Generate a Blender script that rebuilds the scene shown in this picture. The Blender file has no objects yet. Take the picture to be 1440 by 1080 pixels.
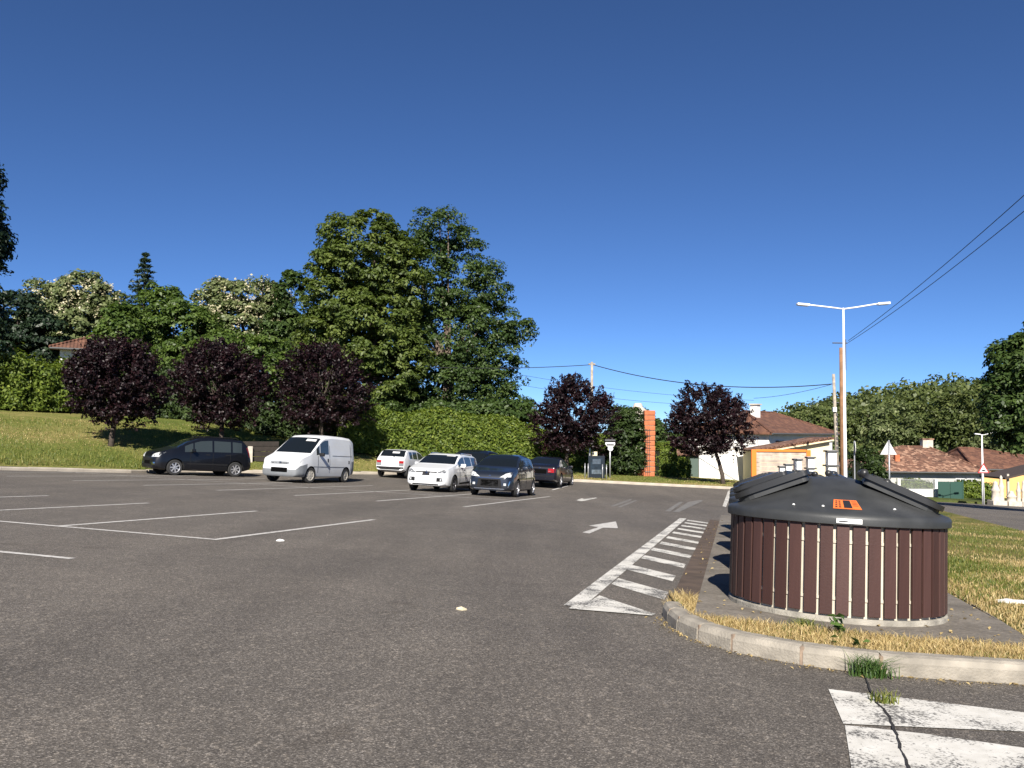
import bpy, bmesh, math, random
import numpy as np
from mathutils import Vector, Matrix
from mathutils.bvhtree import BVHTree
random.seed(7); rng = np.random.default_rng(7)
SC = bpy.context.scene; COL = SC.collection

# ------------------------------------------------------------------ camera
FP, CX, CY = 1166.0, 720.0, 540.0            # focal length and centre in photo pixels
ROT = np.array([[0.99995, -0.01, 0.0], [-0.000557, -0.055654, -0.99845], [0.009984, 0.9984, -0.055657]])
SX, SY = -0.041899, -0.039486                # fall of the car park to the right and away
CAMZ = 1.2 / 0.998347
cam = bpy.data.cameras.new('camera'); cam_o = bpy.data.objects.new('camera', cam); COL.objects.link(cam_o)
cam.sensor_width = 36; cam.lens = FP / 1440 * 36; cam.clip_start = 0.05; cam.clip_end = 6000
cam_o.matrix_world = Matrix([list(ROT[i]) + [0] for i in range(3)] + [[0, 0, 0, 1]])
cam_o.location = (0, 0, CAMZ); SC.camera = cam_o

# ------------------------------------------------------------------ sky and sun
SUN_EL, SUN_AZ = math.radians(37), math.radians(4.0)   # shadows fall away from the camera, a little to the right
w = bpy.data.worlds.new('World'); SC.world = w; w.use_nodes = True
nt = w.node_tree; sky = nt.nodes.new('ShaderNodeTexSky'); sky.sky_type = 'NISHITA'; sky.sun_disc = False
sky.sun_elevation = SUN_EL; sky.sun_rotation = math.pi + SUN_AZ
sky.altitude = 300; sky.air_density = 0.52; sky.dust_density = 0.0; sky.ozone_density = 10.0
hs = nt.nodes.new('ShaderNodeHueSaturation'); hs.inputs['Saturation'].default_value = 1.0
bg = nt.nodes['Background']; bg.inputs['Strength'].default_value = 0.063
nt.links.new(sky.outputs['Color'], hs.inputs['Color']); nt.links.new(hs.outputs['Color'], bg.inputs['Color'])
sun = bpy.data.lights.new('sun', 'SUN'); sun.energy = 4.8; sun.angle = math.radians(0.53); sun.color = (1.0, 0.94, 0.85)
sun_o = bpy.data.objects.new('sun', sun); COL.objects.link(sun_o)
sd = Vector((math.sin(SUN_AZ) * math.cos(SUN_EL), math.cos(SUN_AZ) * math.cos(SUN_EL), -math.sin(SUN_EL)))
sun_o.rotation_euler = sd.to_track_quat('-Z', 'Y').to_euler(); sun_o.location = (-5, -20, 30)
SC.view_settings.view_transform = 'Standard'; SC.view_settings.look = 'None'
SC.view_settings.exposure = 1.0; SC.view_settings.gamma = 1.0
SC.render.engine = 'CYCLES'

# ------------------------------------------------------------------ ground heights
def S(t):
    t = np.clip(t, 0, 1); return t * t * (3 - 2 * t)
def g(x, y):
    x = np.asarray(x, float); y = np.asarray(y, float)
    xc = np.clip(x, -70, 60); yc = np.clip(y, -40, 85)
    return SX * xc + SY * yc + .54 * S((y - 34) / 18) * (1 - S((x - 16) / 12))
def kerb_y(x):
    return np.interp(x, [-90, -18.4, -15.35, -14.9, -9.5, -5.5, 4.3, 11.8, 16], [-40, 30.0, 34.2, 37.6, 41.0, 44.3, 45.6, 46.0, 46.2])
def bank_rise(x, y):
    t = np.maximum(y - kerb_y(x), 0) * .83
    sl = np.interp(x, [-30, -14, -8, 0, 6, 14], [.205, .21, .15, .085, .04, .02])
    return sl * 12 * (1 - np.exp(-t / 12 - .5 * (t / 14) ** 2))
def bank_z(x, y): return g(x, y) + .12 + bank_rise(x, y)
def gz(x, y):
    return float(bank_z(x, y)) if (x < 16 and y > kerb_y(x)) else float(g(x, y))
def ray(px, py): return ROT @ np.array([(px - CX) / FP, -(py - CY) / FP, -1])
def at(px, py, depth):
    d = ray(px, py); return d * (depth / d[1]) + np.array([0, 0, CAMZ])
def G(px, py, h=0.0):                        # point of the (planar) car park seen at a photo pixel
    d = ray(px, py); t = (h - CAMZ) / (d[2] - SX * d[0] - SY * d[1])
    return np.array([d[0] * t, d[1] * t])
def base(px, depth):
    p = at(px, 600, depth); return Vector((p[0], p[1], gz(p[0], p[1])))
def zat(px, py, depth): return at(px, py, depth)[2]

# ------------------------------------------------------------------ materials
MATS = {}
def mat(name, col, rough=.6, metal=0, coat=0, spec=.5, var=0, vscale=3.0, bump=0, bscale=40, trans=0, emit=0):
    if name in MATS: return MATS[name]
    m = bpy.data.materials.new(name); m.use_nodes = True; MATS[name] = m
    n = m.node_tree.nodes; l = m.node_tree.links; p = n['Principled BSDF']
    p.inputs['Base Color'].default_value = (*col, 1); p.inputs['Roughness'].default_value = rough
    p.inputs['Metallic'].default_value = metal; p.inputs['Coat Weight'].default_value = coat
    p.inputs['Coat Roughness'].default_value = .04; p.inputs['Specular IOR Level'].default_value = spec
    if var or bump:
        tc = n.new('ShaderNodeTexCoord')
    if var:
        no = n.new('ShaderNodeTexNoise'); no.inputs['Scale'].default_value = vscale; no.inputs['Detail'].default_value = 6
        l.new(tc.outputs['Object'], no.inputs['Vector'])
        r = n.new('ShaderNodeValToRGB'); r.color_ramp.elements[0].position = .3; r.color_ramp.elements[1].position = .7
        r.color_ramp.elements[0].color = (*[c * (1 - var) for c in col], 1); r.color_ramp.elements[1].color = (*[min(1, c * (1 + var)) for c in col], 1)
        l.new(no.outputs['Fac'], r.inputs['Fac']); l.new(r.outputs['Color'], p.inputs['Base Color'])
    if bump:
        nb = n.new('ShaderNodeTexNoise'); nb.inputs['Scale'].default_value = bscale; nb.inputs['Detail'].default_value = 5
        l.new(tc.outputs['Object'], nb.inputs['Vector'])
        b = n.new('ShaderNodeBump'); b.inputs['Strength'].default_value = bump; b.inputs['Distance'].default_value = .02
        l.new(nb.outputs['Fac'], b.inputs['Height']); l.new(b.outputs['Normal'], p.inputs['Normal'])
    return m

def nodes_mat(name):
    m = bpy.data.materials.new(name); m.use_nodes = True; MATS[name] = m
    return m, m.node_tree.nodes, m.node_tree.links, m.node_tree.nodes['Principled BSDF']
def noise(n, l, tc, scale, detail=5, rough=.55, dist=0):
    t = n.new('ShaderNodeTexNoise'); t.inputs['Scale'].default_value = scale; t.inputs['Detail'].default_value = detail
    t.inputs['Roughness'].default_value = rough; t.inputs['Distortion'].default_value = dist
    l.new(tc, t.inputs['Vector']); return t.outputs['Fac']
def ramp(n, l, fac, stops):
    r = n.new('ShaderNodeValToRGB'); e = r.color_ramp.elements
    while len(e) < len(stops): e.new(.5)
    for k, (p, c) in enumerate(stops): e[k].position = p; e[k].color = (*c, 1) if len(c) == 3 else c
    l.new(fac, r.inputs['Fac']); return r.outputs['Color']
def mix(n, l, fac, a, b, mode='MIX'):
    m = n.new('ShaderNodeMix'); m.data_type = 'RGBA'; m.blend_type = mode
    if isinstance(fac, (int, float)): m.inputs[0].default_value = fac
    else: l.new(fac, m.inputs[0])
    for k, v in ((6, a), (7, b)):
        if isinstance(v, tuple): m.inputs[k].default_value = (*v, 1)
        else: l.new(v, m.inputs[k])
    return m.outputs[2]

def asphalt():
    m, n, l, p = nodes_mat('asphalt'); tc = n.new('ShaderNodeTexCoord').outputs['Object']
    v = n.new('ShaderNodeTexVoronoi'); v.inputs['Scale'].default_value = 150; l.new(tc, v.inputs['Vector'])
    st = n.new('ShaderNodeSeparateColor'); l.new(v.outputs['Color'], st.inputs[0])
    stones = ramp(n, l, st.outputs[0], [(0, (.060, .053, .046)), (.45, (.108, .096, .083)), (.8, (.142, .126, .109)), (.97, (.27, .245, .218))])
    v2 = n.new('ShaderNodeTexVoronoi'); v2.inputs['Scale'].default_value = 45; l.new(tc, v2.inputs['Vector'])
    s2 = n.new('ShaderNodeSeparateColor'); l.new(v2.outputs['Color'], s2.inputs[0])
    c2 = ramp(n, l, s2.outputs[1], [(0, (.8, .8, .8)), (.85, (1.0, 1.0, 1.0)), (1, (1.4, 1.38, 1.34))])
    c = mix(n, l, 1.0, stones, c2, 'MULTIPLY')
    big = ramp(n, l, noise(n, l, tc, .35, 6), [(.3, (.84, .835, .83)), (.7, (1.12, 1.1, 1.07))])
    c = mix(n, l, 1.0, c, big, 'MULTIPLY')
    med = ramp(n, l, noise(n, l, tc, 2.3, 6, .65), [(.3, (.88, .88, .88)), (.72, (1.1, 1.1, 1.1))])
    c = mix(n, l, 1.0, c, med, 'MULTIPLY')
    st2 = ramp(n, l, noise(n, l, tc, .9, 3, .5, 1.5), [(.66, (1, 1, 1)), (.74, (.72, .70, .68))])     # oil and tyre stains
    c = mix(n, l, .8, c, st2, 'MULTIPLY')
    mp = n.new('ShaderNodeMapping'); mp.inputs['Rotation'].default_value = (0, 0, math.radians(-14.6 + 8)); mp.inputs['Scale'].default_value = (1.1, .07, 1); l.new(tc, mp.inputs['Vector'])
    c = mix(n, l, 1.0, c, ramp(n, l, noise(n, l, mp.outputs[0], 1.0, 4, .6), [(.3, (.84, .835, .83)), (.7, (1.1, 1.1, 1.09))]), 'MULTIPLY')
    l.new(c, p.inputs['Base Color']); p.inputs['Roughness'].default_value = .82; p.inputs['Specular IOR Level'].default_value = .35
    b = n.new('ShaderNodeBump'); b.inputs['Strength'].default_value = .4; b.inputs['Distance'].default_value = .005
    l.new(v.outputs['Distance'], b.inputs['Height']); l.new(b.outputs['Normal'], p.inputs['Normal'])
    return m
def paint():
    m, n, l, p = nodes_mat('worn_road_paint'); tc = n.new('ShaderNodeTexCoord').outputs['Object']
    f1 = noise(n, l, tc, 55, 4, .7); f2 = noise(n, l, tc, 3.2, 5, .6)
    a = n.new('ShaderNodeMath'); a.operation = 'ADD'; l.new(f1, a.inputs[0]); l.new(f2, a.inputs[1])
    wear = ramp(n, l, a.outputs[0], [(.86, (0, 0, 0)), (.99, (1, 1, 1))])
    wear2 = ramp(n, l, noise(n, l, tc, 9, 4, .6), [(.3, (.50, .48, .43)), (.7, (.64, .62, .57))])
    l.new(mix(n, l, wear, (.10, .095, .088), wear2), p.inputs['Base Color']); p.inputs['Roughness'].default_value = .75
    return m
def thin_paint():
    m, n, l, p = nodes_mat('faded_bay_paint'); tc = n.new('ShaderNodeTexCoord').outputs['Object']
    f = noise(n, l, tc, 14, 5, .7)
    l.new(ramp(n, l, f, [(.28, (.13, .125, .115)), (.48, (.46, .44, .41)), (.8, (.6, .58, .54))]), p.inputs['Base Color']); p.inputs['Roughness'].default_value = .8
    return m
def grass_ground(name, stops, sc=.5):
    m, n, l, p = nodes_mat(name); tc = n.new('ShaderNodeTexCoord').outputs['Object']
    a = n.new('ShaderNodeMath'); a.operation = 'MULTIPLY_ADD'; l.new(noise(n, l, tc, sc, 6, .65), a.inputs[0]); a.inputs[1].default_value = .75
    fi = n.new('ShaderNodeMath'); fi.operation = 'MULTIPLY'; l.new(noise(n, l, tc, 9, 4, .75), fi.inputs[0]); fi.inputs[1].default_value = .25
    l.new(fi.outputs[0], a.inputs[2])
    c = ramp(n, l, a.outputs[0], stops)
    c = mix(n, l, .6, c, ramp(n, l, noise(n, l, tc, 30, 3, .8), [(.3, (.6, .6, .6)), (.7, (1.3, 1.3, 1.3))]), 'MULTIPLY')
    l.new(c, p.inputs['Base Color']); p.inputs['Roughness'].default_value = .95; p.inputs['Specular IOR Level'].default_value = .1
    b = n.new('ShaderNodeBump'); b.inputs['Strength'].default_value = .8; b.inputs['Distance'].default_value = .08
    l.new(noise(n, l, tc, 18, 4, .8), b.inputs['Height']); l.new(b.outputs['Normal'], p.inputs['Normal'])
    return m
def leaf_mat(name, dark, mid, light, transl=.3, rough=.5, spec=.35):
    m, n, l, p = nodes_mat(name)
    a = n.new('ShaderNodeAttribute'); a.attribute_name = 'var'
    c = ramp(n, l, a.outputs['Fac'], [(0, dark), (.5, mid), (1, light)])
    l.new(c, p.inputs['Base Color']); p.inputs['Roughness'].default_value = rough; p.inputs['Specular IOR Level'].default_value = spec
    t = n.new('ShaderNodeBsdfTranslucent'); hs = n.new('ShaderNodeHueSaturation'); hs.inputs['Saturation'].default_value = 1.1; hs.inputs['Value'].default_value = 1.5
    l.new(c, hs.inputs['Color']); l.new(hs.outputs[0], t.inputs['Color'])
    ms = n.new('ShaderNodeMixShader'); ms.inputs[0].default_value = transl
    l.new(p.outputs[0], ms.inputs[1]); l.new(t.outputs[0], ms.inputs[2]); l.new(ms.outputs[0], n['Material Output'].inputs['Surface'])
    return m
M_ASPH = asphalt(); M_PAINT = paint(); M_BAY = thin_paint()
M_BANK = grass_ground('bank_grass', [(.28, (.075, .105, .02)), (.45, (.135, .16, .036)), (.58, (.23, .205, .07)), (.70, (.34, .27, .12))], .22)
M_LAWN = grass_ground('lawn_ground', [(.28, (.05, .075, .016)), (.45, (.11, .12, .03)), (.58, (.24, .19, .07)), (.72, (.36, .28, .13))], .5)
M_DRY = grass_ground('dry_verge_ground', [(.3, (.16, .115, .05)), (.5, (.30, .225, .10)), (.7, (.40, .31, .15))], 2.0)
M_FIELD = grass_ground('far_grass', [(.3, (.045, .065, .018)), (.5, (.08, .10, .028)), (.7, (.15, .14, .05))], .1)

# ------------------------------------------------------------------ object helpers
def mesh_obj(name, verts, faces, material=None, parent=None, smooth=False):
    me = bpy.data.meshes.new(name)
    me.from_pydata([tuple(map(float, v)) for v in verts], [], [tuple(f) for f in faces])
    if material: me.materials.append(material)
    if smooth: me.polygons.foreach_set('use_smooth', [True] * len(me.polygons))
    me.update()
    o = bpy.data.objects.new(name, me); COL.objects.link(o)
    if parent: o.parent = parent
    return o
def empty(name, loc, rot=(0, 0, 0)):
    o = bpy.data.objects.new(name, None); COL.objects.link(o); o.location = loc; o.rotation_euler = rot; o.empty_display_size = .2
    return o
def tag(o, label=None, cat=None, group=None, kind=None):
    if label: o['label'] = label
    if cat: o['category'] = cat
    if group: o['group'] = group
    if kind: o['kind'] = kind
    return o
def copy_tree(o, parent=None):
    c = o.copy(); COL.objects.link(c); c.parent = parent
    for ch in o.children: copy_tree(ch, c)
    return c
class MB:
    """collects shapes of ONE part"""
    def __init__(s): s.v = []; s.f = []
    def add(s, v, f):
        k = len(s.v); s.v += [tuple(p) for p in v]; s.f += [tuple(i + k for i in q) for q in f]; return s
    def box(s, c, d, R=None, bev=0):
        bm = bmesh.new(); bmesh.ops.create_cube(bm, size=1)
        for v in bm.verts: v.co = Vector((v.co.x * d[0], v.co.y * d[1], v.co.z * d[2]))
        if bev: bmesh.ops.bevel(bm, geom=bm.edges[:], offset=bev, segments=2, affect='EDGES', profile=.6)
        bm.verts.index_update()
        vs = [(R @ v.co if R else v.co) + Vector(c) for v in bm.verts]; fs = [[v.index for v in f.verts] for f in bm.faces]
        bm.free(); return s.add(vs, fs)
    def tube(s, pts, rad, n=8, cap=True):
        pts = [Vector(p) for p in pts]; rad = rad if hasattr(rad, '__len__') else [rad] * len(pts)
        vs = []; fs = []; prev = None
        for i, p in enumerate(pts):
            t = (pts[min(i + 1, len(pts) - 1)] - pts[max(i - 1, 0)]).normalized()
            if prev is None: a = t.orthogonal().normalized()
            else: a = (prev - t * prev.dot(t)).normalized()
            prev = a; b = t.cross(a)
            for k in range(n):
                q = 2 * math.pi * k / n; vs.append(p + (a * math.cos(q) + b * math.sin(q)) * rad[i])
        for i in range(len(pts) - 1):
            for k in range(n): fs.append((i * n + k, i * n + (k + 1) % n, (i + 1) * n + (k + 1) % n, (i + 1) * n + k))
        if cap: fs.append(tuple(range(n))[::-1]); fs.append(tuple((len(pts) - 1) * n + k for k in range(n)))
        return s.add(vs, fs)
    def lathe(s, prof, n=32, axis='Z', c=(0, 0, 0)):
        vs = []; fs = []
        for r, z in prof:
            for k in range(n):
                q = 2 * math.pi * k / n; x, y = r * math.cos(q), r * math.sin(q)
                vs.append((x + c[0], y + c[1], z + c[2]) if axis == 'Z' else (x + c[0], z + c[1], y + c[2]))
        for i in range(len(prof) - 1):
            for k in range(n):
                q = (i * n + k, i * n + (k + 1) % n, (i + 1) * n + (k + 1) % n, (i + 1) * n + k)
                fs.append(q if axis == 'Z' else q[::-1])
        return s.add(vs, fs)
    def prism(s, poly, z0, z1):
        n = len(poly); vs = [(x, y, z0) for x, y in poly] + [(x, y, z1) for x, y in poly]
        fs = [tuple(range(n))[::-1], tuple(range(n, 2 * n))] + [(k, (k + 1) % n, n + (k + 1) % n, n + k) for k in range(n)]
        return s.add(vs, fs)
    def build(s, name, material, parent=None, smooth=False):
        o = mesh_obj(name, s.v, s.f, material, parent, smooth)
        return o
def autosmooth(o, ang=40):
    me = o.data; me.polygons.foreach_set('use_smooth', [True] * len(me.polygons))
    bm = bmesh.new(); bm.from_mesh(me); lim = math.radians(ang)
    bmesh.ops.recalc_face_normals(bm, faces=bm.faces[:])
    for e in bm.edges: e.smooth = not (len(e.link_faces) == 2 and e.calc_face_angle(0) > lim)
    bm.to_mesh(me); bm.free(); return o
def patch(name, poly, dz, material, parent=None, thick=0.0, zf=g):
    """flat sheet (or slab) lying on the sloping ground"""
    poly = [(float(p[0]), float(p[1])) for p in poly]
    a = sum(poly[i][0] * poly[(i + 1) % len(poly)][1] - poly[(i + 1) % len(poly)][0] * poly[i][1] for i in range(len(poly)))
    if a < 0: poly = poly[::-1]
    n = len(poly); vs = [(x, y, float(zf(x, y)) + dz) for x, y in poly]; fs = [tuple(range(n))]
    if thick:
        vs += [(x, y, z - thick) for x, y, z in vs]; fs += [(k, k + n, (k + 1) % n + n, (k + 1) % n) for k in range(n)]
    return mesh_obj(name, vs, fs, material, parent)
def cloud_mesh(name, V, F4, var, material, parent=None, tri=False):
    """big numpy meshes: leaves, blades"""
    me = bpy.data.meshes.new(name); k = 3 if tri else 4; nf = len(F4)
    me.vertices.add(len(V)); me.vertices.foreach_set('co', np.ascontiguousarray(V, dtype=np.float32).ravel())
    me.loops.add(nf * k); me.loops.foreach_set('vertex_index', np.ascontiguousarray(F4, dtype=np.int32).ravel())
    me.polygons.add(nf); me.polygons.foreach_set('loop_start', np.arange(0, nf * k, k, dtype=np.int32))
    me.update(calc_edges=True)
    at_ = me.attributes.new('var', 'FLOAT', 'FACE'); at_.data.foreach_set('value', np.ascontiguousarray(var, dtype=np.float32))
    me.materials.append(material); o = bpy.data.objects.new(name, me); COL.objects.link(o)
    if parent: o.parent = parent
    return o
def unit(a): return a / np.maximum(np.linalg.norm(a, axis=-1, keepdims=True), 1e-9)
def leaves(P, Nn, size, aspect=.55, var=None, jitter=.6, droop=0.):
    """one folded four-point leaf for each point"""
    n = len(P); Nn = unit(Nn + rng.normal(0, jitter, (n, 3)))
    t = rng.normal(0, 1, (n, 3)); t[:, 2] -= droop; t = unit(t - Nn * (t * Nn).sum(1, keepdims=True)); b = np.cross(Nn, t)
    s = (size * rng.uniform(.5, 1.5, n))[:, None]
    fold = Nn * s * .16
    V = np.stack([P - t * s * .5, P + b * s * aspect * .5 + fold, P + t * s * .5, P - b * s * aspect * .5 + fold], 1).reshape(-1, 3)
    F = np.arange(4 * n).reshape(-1, 4)
    if var is None: var = np.clip(rng.normal(.5, .22, n), 0, 1)
    return V, F, var

# ------------------------------------------------------------------ trees
def ell_points(ells, n, shell=.55):
    vol = np.array([e[3] * e[4] * e[5] for e in ells]) ** .8; pick = rng.choice(len(ells), n, p=vol / vol.sum())
    E = np.array(ells)[pick]; d = unit(rng.normal(0, 1, (n, 3))); r = rng.uniform(0, 1, n) ** (1 / 3.); r = shell + (1 - shell) * r
    return E[:, :3] + d * r[:, None] * E[:, 3:6], E[:, :3]
def crown(ells, nclump, per, rc, size, flat=.75, up=.5, jitter=.6, shell=.6, aspect=.55, droop=0., spike=0., shoots=0):
    C, E = ell_points(ells, nclump, shell)
    out = unit(C - E + np.array([0, 0, .15]))
    rr = rc * rng.uniform(.6, 1.35, nclump)
    idx = np.repeat(np.arange(nclump), per); n = len(idx)
    d = unit(rng.normal(0, 1, (n, 3))); d[:, 2] = np.where(d[:, 2] < -.35, -d[:, 2], d[:, 2])
    rad = rr[idx][:, None] * (rng.uniform(.35, 1, n) ** .6)[:, None]
    off = d * rad; off[:, 2] *= flat
    if spike:
        so = unit(out + np.array([0, 0, .7]))[idx]; k = rng.uniform(0, 1, n)[:, None] ** .7
        off = off * (1 - .75 * k) + so * k * spike * rr[idx][:, None] * 2
    P = C[idx] + off; Nn = d * .7 + out[idx] * .5 + np.array([0, 0, up])
    cv = rng.normal(0, .14, nclump)[idx]
    var = np.clip(rng.normal(.45, .17, n) + cv, 0, 1)
    if shoots:                                       # young upright shoots breaking the outline
        C2, E2 = ell_points(ells, shoots, .93); o2 = unit(unit(C2 - E2) + np.array([0, 0, .55]) + rng.normal(0, .2, (shoots, 3)))
        q = np.tile(np.linspace(0, 1, 26), shoots)[:, None]; ln = np.repeat(rng.uniform(.35, .95, shoots), 26)[:, None]
        P2 = np.repeat(C2, 26, 0) + np.repeat(o2, 26, 0) * q * ln + rng.normal(0, .05, (shoots * 26, 3)) * (1.25 - q)
        P = np.concatenate([P, P2]); Nn = np.concatenate([Nn, np.repeat(o2, 26, 0) * .4 + rng.normal(0, .6, P2.shape)]); var = np.concatenate([var, np.clip(rng.normal(.5, .2, len(P2)), 0, 1)])
    return leaves(P, Nn, size, aspect, var, jitter, droop), C
def tree(name, loc, ells, trunk_h, trunk_r, leafm, barkm, nclump, per, rc, size, lean=(0, 0), limbs=12, blossom=None, multi=1, **kw):
    """Empty at the foot > trunk, crown (both in local coordinates)"""
    root = empty(name, loc)
    (V, F, var), C = crown(ells, nclump, per, rc, size, **kw)
    cr = cloud_mesh('crown', V, F, var, leafm, root)
    if blossom:
        bm_, nb, bs = blossom
        Cn, En = ell_points(ells, nb, .92); up_ = Cn[:, 2] > np.median(Cn[:, 2]) - 2.5; Cn = Cn[up_]
        P = np.repeat(Cn, 10, 0) + rng.normal(0, .13, (len(Cn) * 10, 3)) * np.array([1, 1, 1.4])
        V2, F2, v2 = leaves(P, np.tile([0., -.5, .8], (len(P), 1)), bs, .7)
        cloud_mesh('blossom', V2, F2, v2, bm_, cr)
    m = MB(); top = Vector((lean[0], lean[1], trunk_h))
    m.tube([(0, 0, -.3), (lean[0] * .12, lean[1] * .12, trunk_h * .25), (lean[0] * .5, lean[1] * .5, trunk_h * .62), top],
           [trunk_r * 1.3, trunk_r, trunk_r * .86, trunk_r * .75], 10)
    sel = C[rng.choice(len(C), min(limbs, len(C)), replace=False)]
    for c in sel:
        c = Vector(c); st = top - Vector((lean[0], lean[1], trunk_h)) * rng.uniform(0, .12); mid = st.lerp(c, .5) + Vector((0, 0, -.06 * (c - st).length)) + Vector(rng.normal(0, .12, 3))
        m.tube([st, st.lerp(mid, .5) + Vector((0, 0, .1)), mid, c], [trunk_r * .5, trunk_r * .38, trunk_r * .24, trunk_r * .08], 6, False)
    m.build('trunk', barkm, root, True)
    return root
M_BARK = mat('grey_bark', (.13, .10, .075), .9, var=.4, vscale=9, bump=.6, bscale=25)
M_BARKD = mat('dark_bark', (.06, .045, .035), .9, var=.4, vscale=9, bump=.6, bscale=25)
M_PLUM = leaf_mat('purple_plum_leaf', (.006, .0028, .0038), (.014, .0052, .0072), (.032, .0105, .013), .16, .5, .3)
M_CHEST = leaf_mat('chestnut_leaf', (0.0435, 0.0675, 0.012), (0.0812, 0.1148, 0.0216), (0.1522, 0.1823, 0.0432), .28, .55)
M_OAK = leaf_mat('oak_leaf', (0.0234, 0.0456, 0.0108), (0.0468, 0.0792, 0.018), (0.0884, 0.126, 0.0312), .25)
M_GREEN = leaf_mat('mid_green_leaf', (0.0364, 0.066, 0.0121), (0.0754, 0.12, 0.0231), (0.143, 0.192, 0.044), .3)
M_PALE = leaf_mat('grey_green_leaf', (0.0567, 0.0806, 0.025), (0.1148, 0.143, 0.0525), (0.216, 0.234, 0.1063), .25)
M_DARK = leaf_mat('dark_conifer_leaf', (.008, .018, .008), (.016, .032, .014), (.032, .052, .024), .12)
M_FIR = leaf_mat('blue_fir_leaf', (0.0196, 0.0392, 0.0234), (0.0392, 0.0672, 0.0416), (0.07, 0.105, 0.065), .12)
M_LAUREL = leaf_mat('laurel_leaf', (0.045, 0.077, 0.0108), (0.105, 0.1512, 0.0204), (0.21, 0.252, 0.0408), .3, .55, .3)
M_IVY = leaf_mat('ivy_leaf', (.014, .028, .007), (.030, .052, .012), (.06, .09, .022), .22, .55, .3)
M_WOOD = leaf_mat('wood_leaf', (0.0465, 0.0667, 0.0182), (0.0868, 0.1116, 0.0322), (0.1473, 0.1668, 0.0532), .25)
M_BLOSS = leaf_mat('cream_blossom', (.34, .31, .19), (.48, .44, .28), (.6, .56, .4), .25)
M_STRAW = leaf_mat('straw_blade', (0.204, 0.144, 0.0562), (0.432, 0.324, 0.1438), (0.672, 0.54, 0.275), .3)
M_BLADE = leaf_mat('green_blade', (0.054, 0.0878, 0.0144), (0.1283, 0.162, 0.0312), (0.324, 0.2835, 0.084), .3)
M_WEED = leaf_mat('weed_leaf', (.03, .07, .014), (.06, .115, .025), (.11, .17, .04), .3)

# ================================================================== SETTING
def grid_sheet(name, xs, ys, zf, material, kind='structure', smooth=True):
    X, Y = np.meshgrid(xs, ys); Z = zf(X, Y); V = np.stack([X, Y, Z], -1).reshape(-1, 3); nx, ny = len(xs), len(ys)
    i = (np.arange(ny - 1)[:, None] * nx + np.arange(nx - 1)[None]).ravel(); F = np.stack([i, i + 1, i + nx + 1, i + nx], 1)
    o = cloud_mesh(name, V, F, np.full(len(F), .5), material); o.data.polygons.foreach_set('use_smooth', [smooth] * len(F))
    return tag(o, kind=kind)
def hill(x, y):
    return 17.5 * np.exp(-((x - 132) / 55) ** 2 - ((y - 240) / 70) ** 2) + 1.5 * np.exp(-((x - 62) / 30) ** 2 - ((y - 205) / 50) ** 2)
xs = np.unique(np.concatenate([np.linspace(-3000, -200, 12), np.linspace(-200, -60, 20), np.linspace(-60, 70, 90), np.linspace(70, 300, 40), np.linspace(300, 3000, 12)]))
ys = np.unique(np.concatenate([np.linspace(-1500, -60, 8), np.linspace(-60, 100, 110), np.linspace(100, 420, 50), np.linspace(420, 4000, 14)]))
tag(grid_sheet('ground', xs, ys, lambda x, y: g(x, y) - .10 + hill(x, y) - 1.2 * S((y - 85) / 60), M_FIELD), 'rough grass ground running out to the horizon', 'ground')
lot = grid_sheet('parking_lot', np.linspace(-60, 44, 105), np.linspace(-20, 66, 87), lambda x, y: g(x, y), M_ASPH)
tag(lot, 'worn grey asphalt of the car park', 'car park')

# grass bank beyond the far kerb
bx = np.concatenate([np.linspace(-90, -40, 16), np.linspace(-39, 16, 90)]); tt = np.concatenate([np.linspace(0.02, 20, 50), np.linspace(21, 60, 20)])
X, T = np.meshgrid(bx, tt); Y = kerb_y(X) + T; Z = bank_z(X, Y) + rng.normal(0, .012, X.shape); V = np.stack([X, Y, Z], -1).reshape(-1, 3)
i = (np.arange(len(tt) - 1)[:, None] * len(bx) + np.arange(len(bx) - 1)[None]).ravel(); F = np.stack([i, i + 1, i + len(bx) + 1, i + len(bx)], 1)
bank = cloud_mesh('grass_bank', V, F, np.full(len(F), .5), M_BANK); bank.data.polygons.foreach_set('use_smooth', [True] * len(F))
tag(bank, 'sloping grass bank with dry patches above the far kerb', 'bank', kind='structure')

M_KERB = mat('kerb_concrete', (.25, .225, .185), .88, var=.38, vscale=5, bump=.35, bscale=60)
M_KERBF = mat('far_kerb_stone', (.34, .30, .245), .9, var=.3, vscale=1.3, bump=.3, bscale=30)
def kerb_stone(length, wd=.14, ht=.20):
    m = MB(); pr = [(-wd / 2, -ht), (wd / 2, -ht), (wd / 2, -.0), (-wd / 2 + .05, 0), (-wd / 2 + .018, -.012), (-wd / 2, -.045)]
    vs = [(-length / 2, y, z) for y, z in pr] + [(length / 2, y, z) for y, z in pr]; n = len(pr)
    m.add(vs, [tuple(range(n)), tuple(range(n, 2 * n))[::-1]] + [(k, n + k, n + (k + 1) % n, (k + 1) % n) for k in range(n)]); return m
def place_on_slope(o, x, y, ang, dz):
    up = Vector((-SX, -SY, 1)).normalized(); fx = Vector((math.cos(ang), math.sin(ang), 0)); fx = (fx - up * fx.dot(up)).normalized(); fy = up.cross(fx)
    R = Matrix((fx, fy, up)).transposed(); o.matrix_local = Matrix.Translation((x, y, float(g(x, y)) + dz)) @ R.to_4x4()
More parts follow.
